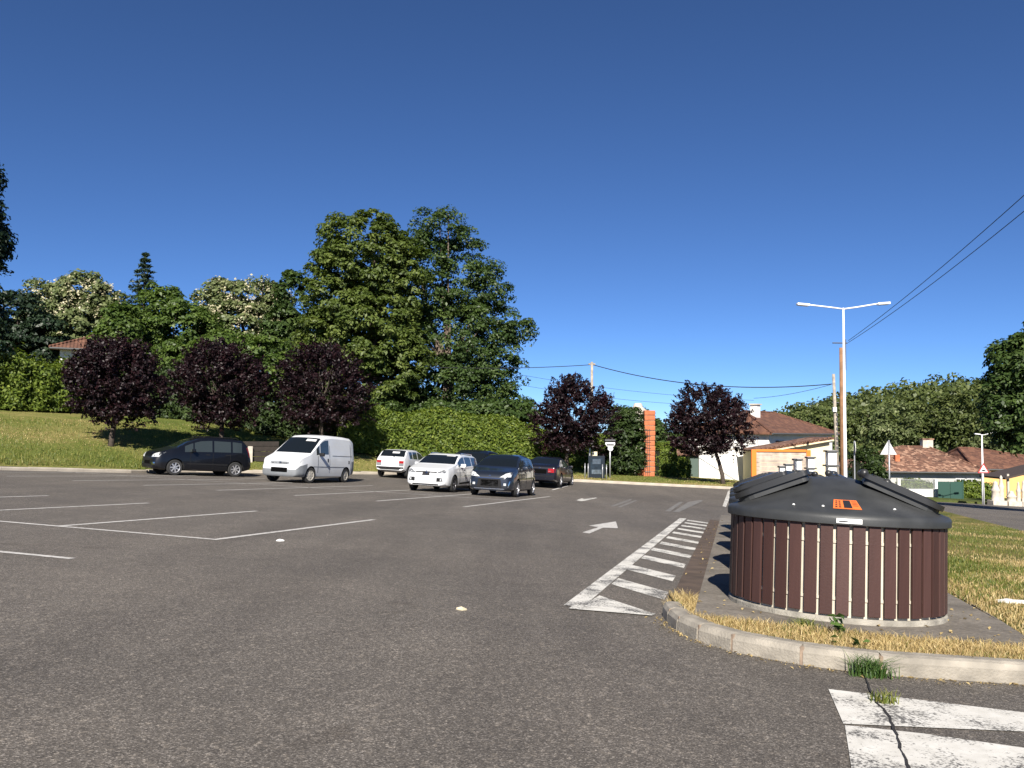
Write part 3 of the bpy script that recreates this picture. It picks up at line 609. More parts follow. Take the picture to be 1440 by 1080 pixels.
def car_body(sp):
    L = sp['L']; xf = sp['wb'] / 2 + sp['fo']
    brk = {0., L}
    for a, b in sp['side']: brk |= {a, b}
    brk |= {sp['ws'][0], sp['ws'][1]}
    if sp.get('rw'): brk |= set(sp['rw'])
    st = sorted(set(np.round(np.concatenate([np.linspace(0, .3, 7), np.linspace(.3, L - .3, 52), np.linspace(L - .3, L, 7), list(brk)]), 4)))
    st = [s_ for i, s_ in enumerate(st) if s_ in {round(b, 4) for b in brk} or all(abs(s_ - b) > .025 for b in brk)]
    fi = lambda key, s_: float(np.mean([np.interp(np.clip(s_ + d, 0, L), *zip(*sp[key])) for d in (-.05, -.025, 0, .025, .05)])) if .06 < s_ < L - .06 else float(np.interp(s_, *zip(*sp[key])))
    rings = []; K = None
    for s_ in st:
        W = fi('w', s_); zs = fi('sill', s_); zb = fi('belt', s_); zt = max(fi('top', s_), zb + .015); hgt = zb - zs
        wb_ = W - .035; tum = sp.get('tum', .3); wr = wb_ - tum * (zt - zb) * .9; ze = zb + (zt - zb) * .84
        P = [(0, zs), (W - .12, zs), (W - .03, zs + .05), (W - .004, zs + .25 * hgt), (W, zs + .5 * hgt), (W - .008, zs + .72 * hgt), (W - .022, zs + .9 * hgt), (wb_, zb)]
        for t in (.07, .35, .65, .92): P.append((wb_ + (wr - wb_) * (t + .12 * t * (1 - t) * -1), zb + (ze - zb) * t))
        P += [(wr, ze), (wr - .05 - .04 * min(1, (zt - zb)), ze + (zt - ze) * .55), (wr * .84, ze + (zt - ze) * .8), (wr * .5, ze + (zt - ze) * .96), (0, zt)]
        rings.append([(y, z) for y, z in P]); K = len(P)
    n = len(st); V = []; idx = {}
    for i, s_ in enumerate(st):
        for j, (y, z) in enumerate(rings[i]):
            dome = 0.0
            idx[i, j, 1] = len(V); V.append((xf - s_, y, z))
            if y == 0: idx[i, j, -1] = idx[i, j, 1]
            else: idx[i, j, -1] = len(V); V.append((xf - s_, -y, z))
    F = []; MI = []
    BODY, WS, RW, SW, BUMP, WELL = range(6)
    for i in range(n - 1):
        sm = (st[i] + st[i + 1]) / 2
        for j in range(K - 1):
            mi = BODY
            if 8 <= j <= 10 and any(a < sm < b for a, b in sp['side']): mi = SW
            if j >= 13 and sp['ws'][0] < sm < sp['ws'][1]: mi = WS
            if j >= 13 and sp.get('rw') and sp['rw'][0] < sm < sp['rw'][1]: mi = RW
            if sp.get('bump') and j <= 4 and (sm < sp['bump'][0] or sm > L - sp['bump'][1]): mi = BUMP
            for sg in (1, -1):
                q = (idx[i, j, sg], idx[i + 1, j, sg], idx[i + 1, j + 1, sg], idx[i, j + 1, sg]); q = q if sg < 0 else q[::-1]
                q2 = []
                for v_ in q:
                    if v_ not in q2: q2.append(v_)
                if len(q2) > 2: F.append(tuple(q2)); MI.append(mi)
    for i, flip in ((0, 0), (n - 1, 1)):                      # fascia and tail, row by row
        for j in range(K - 1):
            q = [idx[i, j, 1], idx[i, j + 1, 1], idx[i, j + 1, -1], idx[i, j, -1]]; q2 = []
            for v_ in q:
                if v_ not in q2: q2.append(v_)
            if len(q2) > 2:
                F.append(tuple(q2 if flip else q2[::-1])); MI.append(BUMP if sp.get('bump') and j <= 4 else BODY)
    me = bpy.data.meshes.new('body'); me.from_pydata(V, [], F)
    me.polygons.foreach_set('material_index', MI)
    bm = bmesh.new(); bm.from_mesh(me); bmesh.ops.recalc_face_normals(bm, faces=bm.faces[:]); bm.to_mesh(me); bm.free()
    for _ in range(6): me.materials.append(None)
    o = bpy.data.objects.new('tmp_body', me); COL.objects.link(o)
    cut = MB(); R = sp['wr'] + .055
    for ax in (sp['wb'] / 2, -sp['wb'] / 2):
        for sg in (-1, 1):
            c = MB().lathe([(0, -.2), (R, -.2), (R, .2), (0, .2)], 28, 'Y', (ax, sg * (sp['W'] - .08), sp['wr'])); cut.add(c.v, c.f)
    cm = bpy.data.meshes.new('cut'); cm.from_pydata(cut.v, [], cut.f); bm = bmesh.new(); bm.from_mesh(cm); bmesh.ops.remove_doubles(bm, verts=bm.verts, dist=1e-5); bmesh.ops.recalc_face_normals(bm, faces=bm.faces[:]); bm.to_mesh(cm); bm.free()
    for _ in range(6): cm.materials.append(None)
    cm.polygons.foreach_set('material_index', [WELL] * len(cm.polygons))
    co = bpy.data.objects.new('tmp_cut', cm); COL.objects.link(co)
    md = o.modifiers.new('arch', 'BOOLEAN'); md.operation = 'DIFFERENCE'; md.solver = 'EXACT'; md.object = co
    ev = o.evaluated_get(bpy.context.evaluated_depsgraph_get()); em = bpy.data.meshes.new_from_object(ev)
    vs = [v.co.copy() for v in em.vertices]; fs = [(tuple(p.vertices), p.material_index) for p in em.polygons]
    bpy.data.objects.remove(o); bpy.data.objects.remove(co)
    return vs, fs, xf
def make_car(name, sp, loc, heading, label, cat='car'):
    up = Vector((-SX, -SY, 1)).normalized(); h = Vector((heading[0], heading[1], 0)); h = (h - up * h.dot(up)).normalized(); left = up.cross(h)
    root = empty(name, (0, 0, 0)); root.matrix_world = Matrix.Translation((loc[0], loc[1], gz(loc[0], loc[1]) if loc[1] < kerb_y(loc[0]) else float(g(loc[0], loc[1])))) @ Matrix((h, left, up)).transposed().to_4x4()
    vs, fs, xf = car_body(sp); bvh = BVHTree.FromPolygons(vs, [f for f, m in fs]); L = sp['L']
    body = None
    for mi, (nm, m) in enumerate((('body', sp['paint']), ('windscreen', M_GLASS), ('rear_window', M_GLASS), ('side_window', M_GLASS2), ('bumper', sp.get('bm', M_PLASTIC)), ('wheel_arch', M_WELL))):
        sel = [f for f, k in fs if k == mi]
        if not sel: continue
        groups = [sel]
        if mi == 3:                                              # every pane an object
            groups = []
            for a, b in sp['side']:
                for sg in (1, -1):
                    gsel = [f for f in sel if a < xf - sum(vs[i].x for i in f) / len(f) < b and sum(vs[i].y for i in f) * sg > 0]
                    if gsel: groups.append(gsel)
        if mi in (4,): groups = [[f for f in sel if sum(vs[i].x for i in f) > 0], [f for f in sel if sum(vs[i].x for i in f) <= 0]]
        if mi == 5:
            groups = [[f for f in sel if (sum(vs[i].x for i in f) > 0) == a and (sum(vs[i].y for i in f) > 0) == b] for a in (True, False) for b in (True, False)]
        for gs in groups:
            if not gs: continue
            used = sorted({i for f in gs for i in f}); mp = {i: k for k, i in enumerate(used)}
            ob = mesh_obj(nm, [vs[i] for i in used], [tuple(mp[i] for i in f) for f in gs], m, root)
            autosmooth(ob, 38) if mi == 0 else ob.data.polygons.foreach_set('use_smooth', [mi != 5] * len(ob.data.polygons))
            if mi == 0: body = ob
    # panes fitted on the body by casting rays onto it
    def fit(nm, quad, m, axis, parent=root, off=.007, nu=6, nv=4, deep=.03):
        q = [np.array(p, float) for p in quad]; P = []; ok = True
        for iu in range(nu + 1):
            for iv in range(nv + 1):
                u, v = iu / nu, iv / nv; p = (q[0] * (1 - u) + q[1] * u) * (1 - v) + (q[3] * (1 - u) + q[2] * u) * v
                if axis in ('F', 'R'):
                    sg = 1 if axis == 'F' else -1; o_, d_ = Vector((sg * 4, p[0], p[1])), Vector((-sg, 0, 0))
                elif axis == 'T': o_, d_ = Vector((p[0], p[1], 4)), Vector((0, 0, -1))
                else:
                    sg = 1 if axis == 'L' else -1; o_, d_ = Vector((p[0], sg * 3, p[1])), Vector((0, -sg, 0))
                hit = bvh.ray_cast(o_, d_)
                if hit[0] is None: P.append(None)
                else: P.append(hit[0] - d_ * off)
        good = [p for p in P if p is not None]
        if not good: return None
        for i_, p in enumerate(P):
            if p is None: P[i_] = min(good, key=lambda a: (a - good[0]).length)
        N1 = nv + 1; fcs = [(i * N1 + j, (i + 1) * N1 + j, (i + 1) * N1 + j + 1, i * N1 + j + 1) for i in range(nu) for j in range(nv)]
        bd = [i * N1 for i in range(nu + 1)] + [nu * N1 + j for j in range(1, N1)] + [i * N1 + nv for i in range(nu - 1, -1, -1)] + [j for j in range(nv - 1, 0, -1)]
        k0 = len(P); P += [P[i] + d_ * deep for i in bd]; nb = len(bd)
        fcs += [(bd[k], bd[(k + 1) % nb], k0 + (k + 1) % nb, k0 + k) for k in range(nb)]
        return autosmooth(mesh_obj(nm, P, fcs, m, parent), 35)
    for item in sp['fit']:
        nm, quad, m, axis = item[:4]
        if axis in ('F', 'R') and len(item) > 4 and item[4] == 'both':
            fit(nm, quad, m, axis); fit(nm, [(-y, z) for y, z in quad], m, axis)
        elif axis == 'S':
            for a in ('L', 'R_'): fit(nm, [(xf - s_, z) for s_, z in quad], m, 'L' if a == 'L' else 'Q')
        else: fit(nm, quad if axis != 'T' else [(xf - s_, y) for s_, y in quad], m, axis)
    # wheels
    wr = sp['wr']; tw = sp.get('tw', .19); W = sp['W']; protoW = None
    steer = sp.get('steer', 0)
    for ax in (sp['wb'] / 2, -sp['wb'] / 2):
        for sg in (1, -1):
            if protoW is None:
                t = MB().lathe([(wr * .62, -tw / 2 + .02), (wr * .70, -tw / 2), (wr * .93, -tw / 2 + .004), (wr, -tw / 2 + .03), (wr, tw / 2 - .03), (wr * .93, tw / 2 - .004), (wr * .70, tw / 2), (wr * .62, tw / 2 - .02)], 36, 'Y')
                wh = autosmooth(t.build('wheel', M_TYRE, root), 40)
                r = MB().lathe([(.0, tw / 2 - .075), (wr * .60, tw / 2 - .085), (wr * .61, tw / 2 - .02), (wr * .65, tw / 2 - .008), (wr * .63, tw / 2 - .035)], 36, 'Y')
                rim_b = autosmooth(r.build('rim', M_RIMD if sp['rim'] is not M_STEEL else M_STEEL, wh), 40)
                sp_ = MB(); ns = sp.get('spokes', 7)
                for k in range(ns):
                    a = 2 * math.pi * k / ns; Rm = Matrix.Rotation(a, 3, 'Y')
                    sp_.box(Rm @ Vector((wr * .33, tw / 2 - .035, 0)), (wr * .60, .03, wr * (.17 if sp['rim'] is not M_STEEL else .25)), Rm, .006)
                sp_.lathe([(0, tw / 2 - .008), (wr * .15, tw / 2 - .012), (wr * .17, tw / 2 - .04)], 16, 'Y')
                sp_.lathe([(wr * .585, tw / 2 - .03), (wr * .60, tw / 2 - .012), (wr * .655, tw / 2 - .004), (wr * .66, tw / 2 - .02)], 36, 'Y')
                autosmooth(sp_.build('spokes', sp['rim'], wh), 40)
                protoW = wh; o = wh
            else: o = copy_tree(protoW, root)
            o.location = (ax, sg * (W - tw / 2 - .012), wr); o.rotation_euler = (0, 0, (0 if sg > 0 else math.pi) + (steer if ax > 0 else 0))
    # door mirrors
    ms, mz = sp['mirror']
    for sg in (1, -1):
        y0 = W - .06
        m = MB().box((xf - ms, sg * (y0 + .13), mz), (.11, .20, .14), None, .035); m.tube([(xf - ms + .02, sg * (y0 - .03), mz - .06), (xf - ms, sg * (y0 + .08), mz - .03)], .02, 6)
        autosmooth(m.build('door_mirror', sp.get('mirm', sp['paint']), root), 40)
    # a dark floor so that no light passes under the shell
    if sp.get('rails'):
        for sg in (1, -1):
            a, b, zr = sp['rails']; yy = sp['W'] - .27
            MB().tube([(xf - a, sg * yy, zr - .05), (xf - a - .1, sg * yy, zr), (xf - b + .1, sg * yy, zr), (xf - b, sg * yy, zr - .05)], .018, 6).build('roof_rail', sp.get('railm', M_PLASTIC), root)
    tag(root, label, cat, 'vehicles parked in the car park')
    return root, fit, xf
Q = lambda y0, y1, z0, z1: [(y0, z0), (y1, z0), (y1, z1), (y0, z1)]
P_BLK = mat('black_paint', (.0045, .005, .007), .3, coat=.35, spec=.35); P_WHT = paintm('white_paint', (.66, .67, .68)); P_VAN = mat('old_white_paint', (.63, .64, .64), .45, coat=.4, var=.04, vscale=2)
P_GREY = paintm('dark_blue_grey_paint', (.014, .018, .027), .3); P_NAVY = mat('black_blue_paint', (.006, .0065, .011), .28, coat=.5, spec=.4)
def seam(s_, z0, z1, lean=0): return ('door_seam', [(s_ - .007 + lean, z0), (s_ + .007 + lean, z0), (s_ + .007, z1), (s_ - .007, z1)], M_PLASTIC, 'S')
def handle(s_, z): return ('door_handle', [(s_ - .09, z - .018), (s_ + .09, z - .018), (s_ + .09, z + .018), (s_ - .09, z + .018)], M_PLASTIC, 'S')

# --- small black people carrier along the kerb
pic = dict(L=4.08, wb=2.54, fo=.82, W=.885, wr=.315, tum=.22, paint=P_BLK, rim=M_RIM, spokes=7,
  top=[(0, .62), (.04, .80), (.2, .93), (.55, 1.03), (.92, 1.12), (1.45, 1.42), (1.85, 1.57), (2.3, 1.615), (3.3, 1.60), (3.72, 1.55), (3.93, 1.32), (4.02, .98), (4.08, .75)],
  belt=[(0, .55), (.2, .80), (.92, .93), (2.5, .97), (3.8, 1.0), (4.08, .72)], w=[(0, .62), (.06, .74), (.25, .83), (.7, .88), (3.4, .885), (3.9, .83), (4.08, .74)],
  sill=[(0, .26), (.4, .2), (3.6, .2), (4.08, .32)], ws=(.98, 1.72), rw=(3.66, 3.98), side=[(1.18, 1.52), (1.58, 2.32), (2.4, 3.12), (3.2, 3.62)], mirror=(1.50, 1.03), rails=(1.95, 3.5, 1.63),
  fit=[('headlight', [(.42, .70), (.78, .72), (.80, .92), (.50, .84)], M_LAMP, 'F', 'both'), ('fog_light', Q(.55, .72, .40, .50), M_CHROME, 'F', 'both'), ('grille', Q(-.45, .45, .56, .68), M_PLASTIC, 'F'), ('lower_grille', Q(-.48, .48, .30, .42), M_PLASTIC, 'F'), ('number_plate', Q(-.30, .30, .42, .56), M_PLATE, 'F'),
       ('tail_light', Q(.58, .74, .85, 1.25), M_RED, 'R', 'both'), ('number_plate', Q(-.26, .26, .55, .66), M_PLATE, 'R'), seam(1.42, .3, .93), seam(2.36, .3, .95), seam(3.1, .45, .97), handle(2.14, .88), handle(2.98, .9), ('side_trim', [(1.3, .46), (3.0, .46), (3.0, .52), (1.3, .52)], M_PLASTIC, 'S')])
make_car('parked_car', pic, (-13.25, 35.15), (-.74, -.672), 'small black people carrier parked along the kerb under the purple trees')
# --- white panel van
van = dict(L=4.44, wb=2.82, fo=.86, W=.905, wr=.31, tum=.13, paint=P_VAN, rim=M_STEEL, spokes=8, bm=M_GREYB, bump=(.62, .3), steer=math.radians(-14), mirm=M_PLASTIC,
  top=[(0, .70), (.05, .84), (.2, .93), (.85, 1.14), (1.72, 1.80), (1.95, 1.90), (2.5, 1.945), (3.6, 1.94), (4.25, 1.90), (4.38, 1.8), (4.44, 1.6)],
  belt=[(0, .62), (.15, .82), (.9, 1.05), (1.4, 1.10), (4.44, 1.12)], w=[(0, .72), (.08, .80), (.3, .87), (.9, .905), (4.1, .905), (4.4, .87), (4.44, .84)],
  sill=[(0, .24), (.5, .22), (3.9, .22), (4.44, .34)], ws=(.90, 1.76), side=[(1.26, 1.50), (1.56, 2.22)], mirror=(1.50, 1.14),
  fit=[('headlight', [(.44, .68), (.80, .70), (.82, .88), (.46, .86)], M_LAMP, 'F', 'both'), ('grille', Q(-.42, .42, .70, .82), M_GREYB, 'F'), ('grille_slot', Q(-.34, .34, .735, .765), M_PLASTIC, 'F'), ('number_plate', Q(-.36, .36, .40, .58), M_PLATE, 'F'), ('emblem', [(-.07, .74), (.03, .72), (.07, .80), (-.03, .81)], M_CHROME, 'F'),
       seam(1.36, .42, 1.08), seam(2.28, .42, 1.85), seam(4.05, .5, 1.8), ('side_moulding', [(1.0, .64), (3.5, .64), (3.5, .665), (1.0, .665)], M_GREYB, 'S'), ('slide_rail', [(2.5, 1.10), (4.2, 1.10), (4.2, 1.125), (2.5, 1.125)], M_GREYB, 'S'), ('door_handle', [(2.10, .85), (2.18, .85), (2.18, .99), (2.10, .99)], M_PLASTIC, 'S'), ('door_handle', [(3.86, .80), (3.94, .80), (3.94, .93), (3.86, .93)], M_PLASTIC, 'S'),
       ('tail_light', Q(.70, .82, .8, 1.3), M_RED, 'R', 'both'), ('windscreen_card', [(1.55, .15), (1.55, .6), (1.66, .6), (1.66, .15)], M_SUNV, 'T')])
make_car('parked_van', van, (-8.35, 34.45), (-.30, -.954), 'white panel van with grey bumper parked facing the camera', 'van')
# --- old white hatchback, tail towards us
hat = dict(L=3.68, wb=2.38, fo=.72, W=.79, wr=.275, tum=.26, paint=P_WHT, rim=M_STEEL, spokes=8, tw=.165,
  top=[(0, .58), (.06, .70), (.9, .90), (1.45, 1.28), (1.75, 1.36), (2.3, 1.375), (3.1, 1.34), (3.25, 1.28), (3.52, .96), (3.62, .90), (3.68, .86)],
  belt=[(0, .52), (.2, .72), (.9, .84), (3.4, .90), (3.68, .84)], w=[(0, .64), (.1, .72), (.5, .78), (3.2, .79), (3.6, .75), (3.68, .72)], sill=[(0, .28), (.4, .2), (3.2, .22), (3.68, .34)],
  ws=(.96, 1.5), rw=(3.16, 3.49), side=[(1.16, 1.9), (1.98, 2.55), (2.63, 3.02)], mirror=(1.3, .92), mirm=M_PLASTIC,
  fit=[('tail_light', Q(.46, .70, .68, .80), M_RED, 'R', 'both'), ('tail_light_lower', Q(.46, .705, .54, .675), M_GREYB, 'R', 'both'), ('rear_bumper', Q(-.70, .70, .36, .50), M_PLASTIC, 'R'), ('number_plate', Q(-.26, .26, .56, .68), M_PLATEW, 'R'), ('rear_wiper', [(-.15, .97), (.12, 1.04), (.12, 1.06), (-.15, .99)], M_PLASTIC, 'R'),
       ('headlight', Q(.4, .66, .55, .68), M_LAMP, 'F', 'both'), ('window_sticker', [(3.28, -.32), (3.28, .05), (3.35, .05), (3.35, -.32)], M_SUNV, 'T'), seam(1.94, .3, .86), handle(1.8, .8)])
make_car('parked_car', hat, (-5.45, 42.1), (.26, .966), 'old white hatchback seen from behind, parked at the far kerb')
# --- white estate
clio = dict(L=4.27, wb=2.59, fo=.84, W=.866, wr=.31, tum=.30, paint=P_WHT, rim=M_RIMD, spokes=10,
  top=[(0, .62), (.05, .76), (.2, .85), (.9, 1.00), (1.05, 1.03), (1.65, 1.34), (1.95, 1.43), (2.5, 1.455), (3.6, 1.42), (3.95, 1.34), (4.15, 1.05), (4.27, .8)],
  belt=[(0, .55), (.2, .74), (1.0, .90), (2.5, .95), (3.9, 1.02), (4.27, .78)], w=[(0, .60), (.06, .72), (.25, .81), (.7, .86), (3.6, .866), (4.1, .80), (4.27, .70)], sill=[(0, .24), (.4, .2), (3.8, .2), (4.27, .34)],
  ws=(1.08, 1.78), rw=(3.9, 4.14), side=[(1.32, 2.12), (2.2, 2.95), (3.03, 3.6)], mirror=(1.55, 1.0), rails=(2.05, 3.6, 1.46), railm=M_CHROME,
  fit=[('headlight', [(.38, .68), (.70, .70), (.80, .88), (.52, .78)], M_LAMPD, 'F', 'both'), ('grille', [(-.40, .70), (.40, .70), (.42, .745), (-.42, .745)], M_PLASTIC, 'F'), ('emblem_surround', [(-.15, .60), (.15, .60), (.12, .79), (-.12, .79)], M_PLASTIC, 'F'), ('emblem', [(0, .63), (.06, .70), (0, .775), (-.06, .70)], M_CHROME, 'F', 'one'),
       ('fog_light_housing', [(.42, .38), (.66, .40), (.62, .52), (.42, .53)], M_PLASTIC, 'F', 'both'), ('fog_light', Q(.54, .61, .42, .49), M_LAMP, 'F', 'both'), ('lower_grille', Q(-.5, .5, .25, .30), M_PLASTIC, 'F'), ('number_plate', Q(-.28, .28, .39, .51), M_PLATEW, 'F'), ('windscreen_card', [(1.68, .2), (1.68, .55), (1.73, .55), (1.73, .2)], M_SUNV, 'T'),
       seam(1.42, .3, .9), seam(2.16, .3, .93), handle(2.0, .84), ('side_trim', [(1.4, .30), (3.2, .33), (3.2, .43), (1.4, .36)], M_PLASTIC, 'S')])
make_car('parked_car', clio, (-2.62, 32.55), (-.25, -.968), 'white estate car with black diamond badge surround facing the camera')
# --- dark car behind it
suv = dict(L=4.4, wb=2.65, fo=.85, W=.91, wr=.335, tum=.26, paint=P_BLK, rim=M_RIMD, spokes=7,
  top=[(0, .7), (.06, .86), (.95, 1.08), (1.6, 1.52), (2.0, 1.64), (2.6, 1.66), (3.6, 1.60), (3.95, 1.5), (4.25, 1.1), (4.4, .85)], belt=[(0, .6), (.2, .82), (1.0, 1.0), (3.9, 1.08), (4.4, .83)],
  w=[(0, .7), (.1, .8), (.5, .9), (3.8, .91), (4.3, .83), (4.4, .78)], sill=[(0, .3), (.4, .24), (4.0, .24), (4.4, .38)], ws=(1.02, 1.75), rw=(3.85, 4.2), side=[(1.3, 2.15), (2.23, 3.0), (3.08, 3.7)], mirror=(1.5, 1.1),
  fit=[('headlight', Q(.45, .78, .72, .85), M_LAMP, 'F', 'both'), ('grille', Q(-.4, .4, .5, .7), M_PLASTIC, 'F'), ('number_plate', Q(-.26, .26, .36, .46), M_PLATE, 'F'), ('tail_light', Q(.6, .78, .8, 1.0), M_RED, 'R', 'both'), seam(2.19, .3, 1.0), handle(2.0, .95)])
make_car('parked_car', suv, (-1.72, 37.9), (-.25, -.968), 'tall black car mostly hidden behind the white estate and the grey hatchback')
# --- dark blue grey hatchback
c3 = dict(L=3.94, wb=2.46, fo=.80, W=.865, wr=.305, tum=.32, paint=P_GREY, rim=M_RIM, spokes=7,
  top=[(0, .62), (.05, .77), (.2, .88), (.85, 1.03), (1.35, 1.33), (1.7, 1.48), (2.2, 1.525), (2.9, 1.49), (3.4, 1.38), (3.75, 1.05), (3.88, .9), (3.94, .8)],
  belt=[(0, .55), (.2, .75), (.85, .92), (2.5, .97), (3.5, 1.02), (3.94, .78)], w=[(0, .60), (.06, .72), (.25, .81), (.7, .86), (3.2, .865), (3.7, .81), (3.94, .70)], sill=[(0, .22), (.4, .2), (3.5, .2), (3.94, .32)],
  ws=(.92, 1.72), rw=(3.35, 3.74), side=[(1.12, 1.95), (2.03, 2.75), (2.83, 3.2)], mirror=(1.38, 1.02),
  fit=[('headlight', [(.36, .68), (.74, .70), (.76, .88), (.56, .82)], M_LAMP, 'F', 'both'), ('grille', [(-.46, .32), (.46, .32), (.40, .62), (-.40, .62)], M_PLASTIC, 'F'), ('number_plate', Q(-.32, .32, .37, .58), M_PLATE, 'F'), ('chrome_strip', Q(-.42, .42, .635, .66), M_CHROME, 'F'), ('emblem', [(-.06, .69), (0, .73), (.06, .69), (0, .76)], M_CHROME, 'F'),
       ('fog_light', Q(.52, .61, .40, .48), M_LAMP, 'F', 'both'), ('bumper_trim', [(.66, .34), (.70, .34), (.735, .56), (.71, .56)], M_CHROME, 'F', 'both'), ('lower_strip', Q(-.55, .55, .265, .285), M_CHROME, 'F'), ('tail_light', Q(.56, .72, .75, 1.05), M_RED, 'R', 'both'),
       seam(1.3, .3, .92), seam(1.99, .3, .95), seam(2.8, .45, .98), handle(1.84, .88), handle(2.62, .91)])
make_car('parked_car', c3, (-.28, 31.2), (-.25, -.968), 'dark blue grey hatchback with chrome strip facing the camera')
# --- black saloon, tail towards us
bm_ = dict(L=4.47, wb=2.72, fo=.76, W=.87, wr=.315, tum=.38, paint=P_NAVY, rim=M_RIM, spokes=9,
  top=[(0, .58), (.06, .68), (1.2, .92), (1.3, .94), (2.0, 1.34), (2.3, 1.41), (2.8, 1.41), (3.2, 1.34), (3.8, 1.05), (3.95, 1.02), (4.38, .99), (4.44, .92), (4.47, .84)],
  belt=[(0, .5), (.2, .64), (1.25, .86), (3.8, .93), (4.4, .94), (4.47, .82)], w=[(0, .62), (.1, .74), (.5, .85), (3.9, .87), (4.35, .81), (4.47, .74)], sill=[(0, .24), (.4, .2), (4.0, .2), (4.47, .30)],
  ws=(1.36, 2.08), rw=(3.1, 3.78), side=[(1.62, 2.42), (2.5, 3.2)], mirror=(1.75, .96),
  fit=[('tail_light', Q(.42, .76, .66, .84), M_RED, 'R', 'both'), ('number_plate', Q(-.34, .34, .60, .80), M_PLATE, 'R'), ('reversing_light', Q(.44, .58, .70, .735), M_LAMP, 'R', 'both'), ('bumper_trim', Q(-.72, .72, .47, .50), M_PLASTIC, 'R'), ('exhaust', Q(.40, .48, .29, .33), M_CHROME, 'R'), ('boot_badge', Q(-.035, .035, .845, .88), M_CHROME, 'R'),
       ('headlight', Q(.4, .7, .55, .65), M_LAMP, 'F', 'both'), seam(2.46, .3, .9), handle(2.3, .8), handle(3.1, .82)])
make_car('parked_car', bm_, (1.92, 41.3), (.27, .963), 'black saloon seen from behind, beside the information kiosk')

# ================================================================== TREES
def pxe(depth, ells, origin, dk=1.0):
    out = []
    for cx_, cy_, rx, ry in ells:
        c = at(cx_, cy_, depth) - np.array(origin); rx_, ry_ = rx * depth / FP, ry * depth / FP
        out.append((c[0], c[1], c[2], rx_, rx_ * dk, ry_))
    return out
def tree_px(name, px, depth, ells, label, leafm, bark, nclump, per, rc, size, group=None, th=None, tr=.25, dk=1.0, foot=None, lean_px=0, **kw):
    b = base(px, depth) if foot is None else Vector(foot); E_ = pxe(depth, ells, b, dk)
    bot = min(e[2] - e[5] for e in E_); th = th if th else max(1.0, bot + .35 * (max(e[2] for e in E_) - bot))
    o = tree(name, b, E_, th, tr, leafm, bark, nclump, per, rc, size, lean=(lean_px * depth / FP, 0), **kw)
    return tag(o, label, 'tree', group)
GP = 'purple plum trees along the car park'
PL = dict(leafm=M_PLUM, bark=M_BARKD, nclump=460, per=72, rc=.36, size=.115, tr=.125, limbs=30, shell=.15, spike=.9, shoots=190, jitter=.8, up=.3, aspect=.6)
tree_px('plum_tree', 157, 36.6, [(160, 535, 51, 41), (125, 545, 27, 29), (200, 550, 27, 31), (165, 585, 31, 17), (160, 500, 24, 19)], 'leftmost purple leaved plum tree with a bare leaning trunk on the grass', group=GP, th=1.45, lean_px=6, **PL)
tree_px('plum_tree', 312, 41.5, [(308, 535, 49, 41), (275, 545, 24, 29), (345, 550, 27, 31), (310, 590, 31, 13), (300, 500, 21, 13)], 'purple leaved plum tree rising behind the black people carrier', group=GP, **PL)
tree_px('plum_tree', 452, 44.0, [(452, 540, 51, 41), (415, 560, 25, 31), (495, 565, 25, 27), (450, 590, 44, 13), (445, 505, 25, 13)], 'purple leaved plum tree above the white van', group=GP, **PL)
tree_px('plum_tree', 797, 48.5, [(806, 580, 39, 36), (775, 600, 21, 27), (845, 595, 19, 31), (805, 628, 31, 11), (800, 552, 17, 13)], 'purple leaved plum tree behind the black saloon', group=GP, th=1.5, **PL)
tree_px('plum_tree', 1017, 48.0, [(995, 590, 39, 33), (962, 605, 17, 27), (1032, 600, 16, 31), (990, 632, 31, 10), (985, 560, 23, 11)], 'purple leaved plum tree standing alone before the white house', group=GP, th=2.0, lean_px=-12, **PL)

BIG = dict(limbs=24, jitter=.55)
tree_px('chestnut_tree', 515, 58, [(510, 362, 66, 66), (478, 420, 50, 75), (560, 400, 40, 85), (510, 470, 78, 70), (520, 540, 70, 45), (455, 480, 35, 50), (500, 585, 70, 30), (560, 500, 45, 70)], 'tall dense chestnut tree with layered leaf clusters, left of the oak', M_CHEST, M_BARKD, 1000, 110, .66, .255, tr=.45, flat=.7, up=.7, droop=.3, shell=.45, aspect=.5, **BIG)
tree_px('oak_tree', 630, 62, [(618, 335, 42, 42), (655, 345, 22, 28), (600, 400, 50, 70), (655, 405, 42, 50), (690, 400, 26, 26), (690, 455, 42, 42), (726, 468, 24, 18), (640, 480, 70, 60), (700, 520, 40, 45), (640, 545, 85, 40), (715, 570, 30, 25), (600, 580, 60, 28), (665, 590, 75, 22)], 'tall open oak tree with ragged right side behind the hedge', M_OAK, M_BARK, 900, 95, .70, .215, tr=.42, shell=.3, **BIG)
GB = 'trees beyond the bank'
tree_px('locust_tree', 100, 74, [(70, 425, 34, 30), (115, 420, 42, 32), (148, 435, 25, 34), (100, 470, 68, 45), (60, 470, 35, 40)], 'pale flowering tree with cream blossom behind the half hidden house', M_PALE, M_BARK, 420, 75, .8, .34, group=GB, tr=.3, blossom=(M_BLOSS, 620, .2), shell=.35, **BIG)
tree_px('locust_tree', 350, 72, [(305, 425, 30, 30), (350, 418, 42, 28), (388, 440, 28, 38), (340, 465, 62, 45), (395, 490, 40, 45)], 'pale flowering tree with cream blossom left of the chestnut', M_PALE, M_BARK, 380, 75, .75, .32, group=GB, tr=.3, shell=.35, blossom=(M_BLOSS, 620, .19), **BIG)
tree_px('leafy_tree', 235, 64, [(228, 430, 22, 34), (250, 465, 38, 48), (205, 475, 34, 45), (280, 480, 30, 45), (240, 520, 60, 40)], 'mid green leafy tree right of the fir', M_GREEN, M_BARK, 400, 75, .7, .28, group=GB, tr=.25, **BIG)
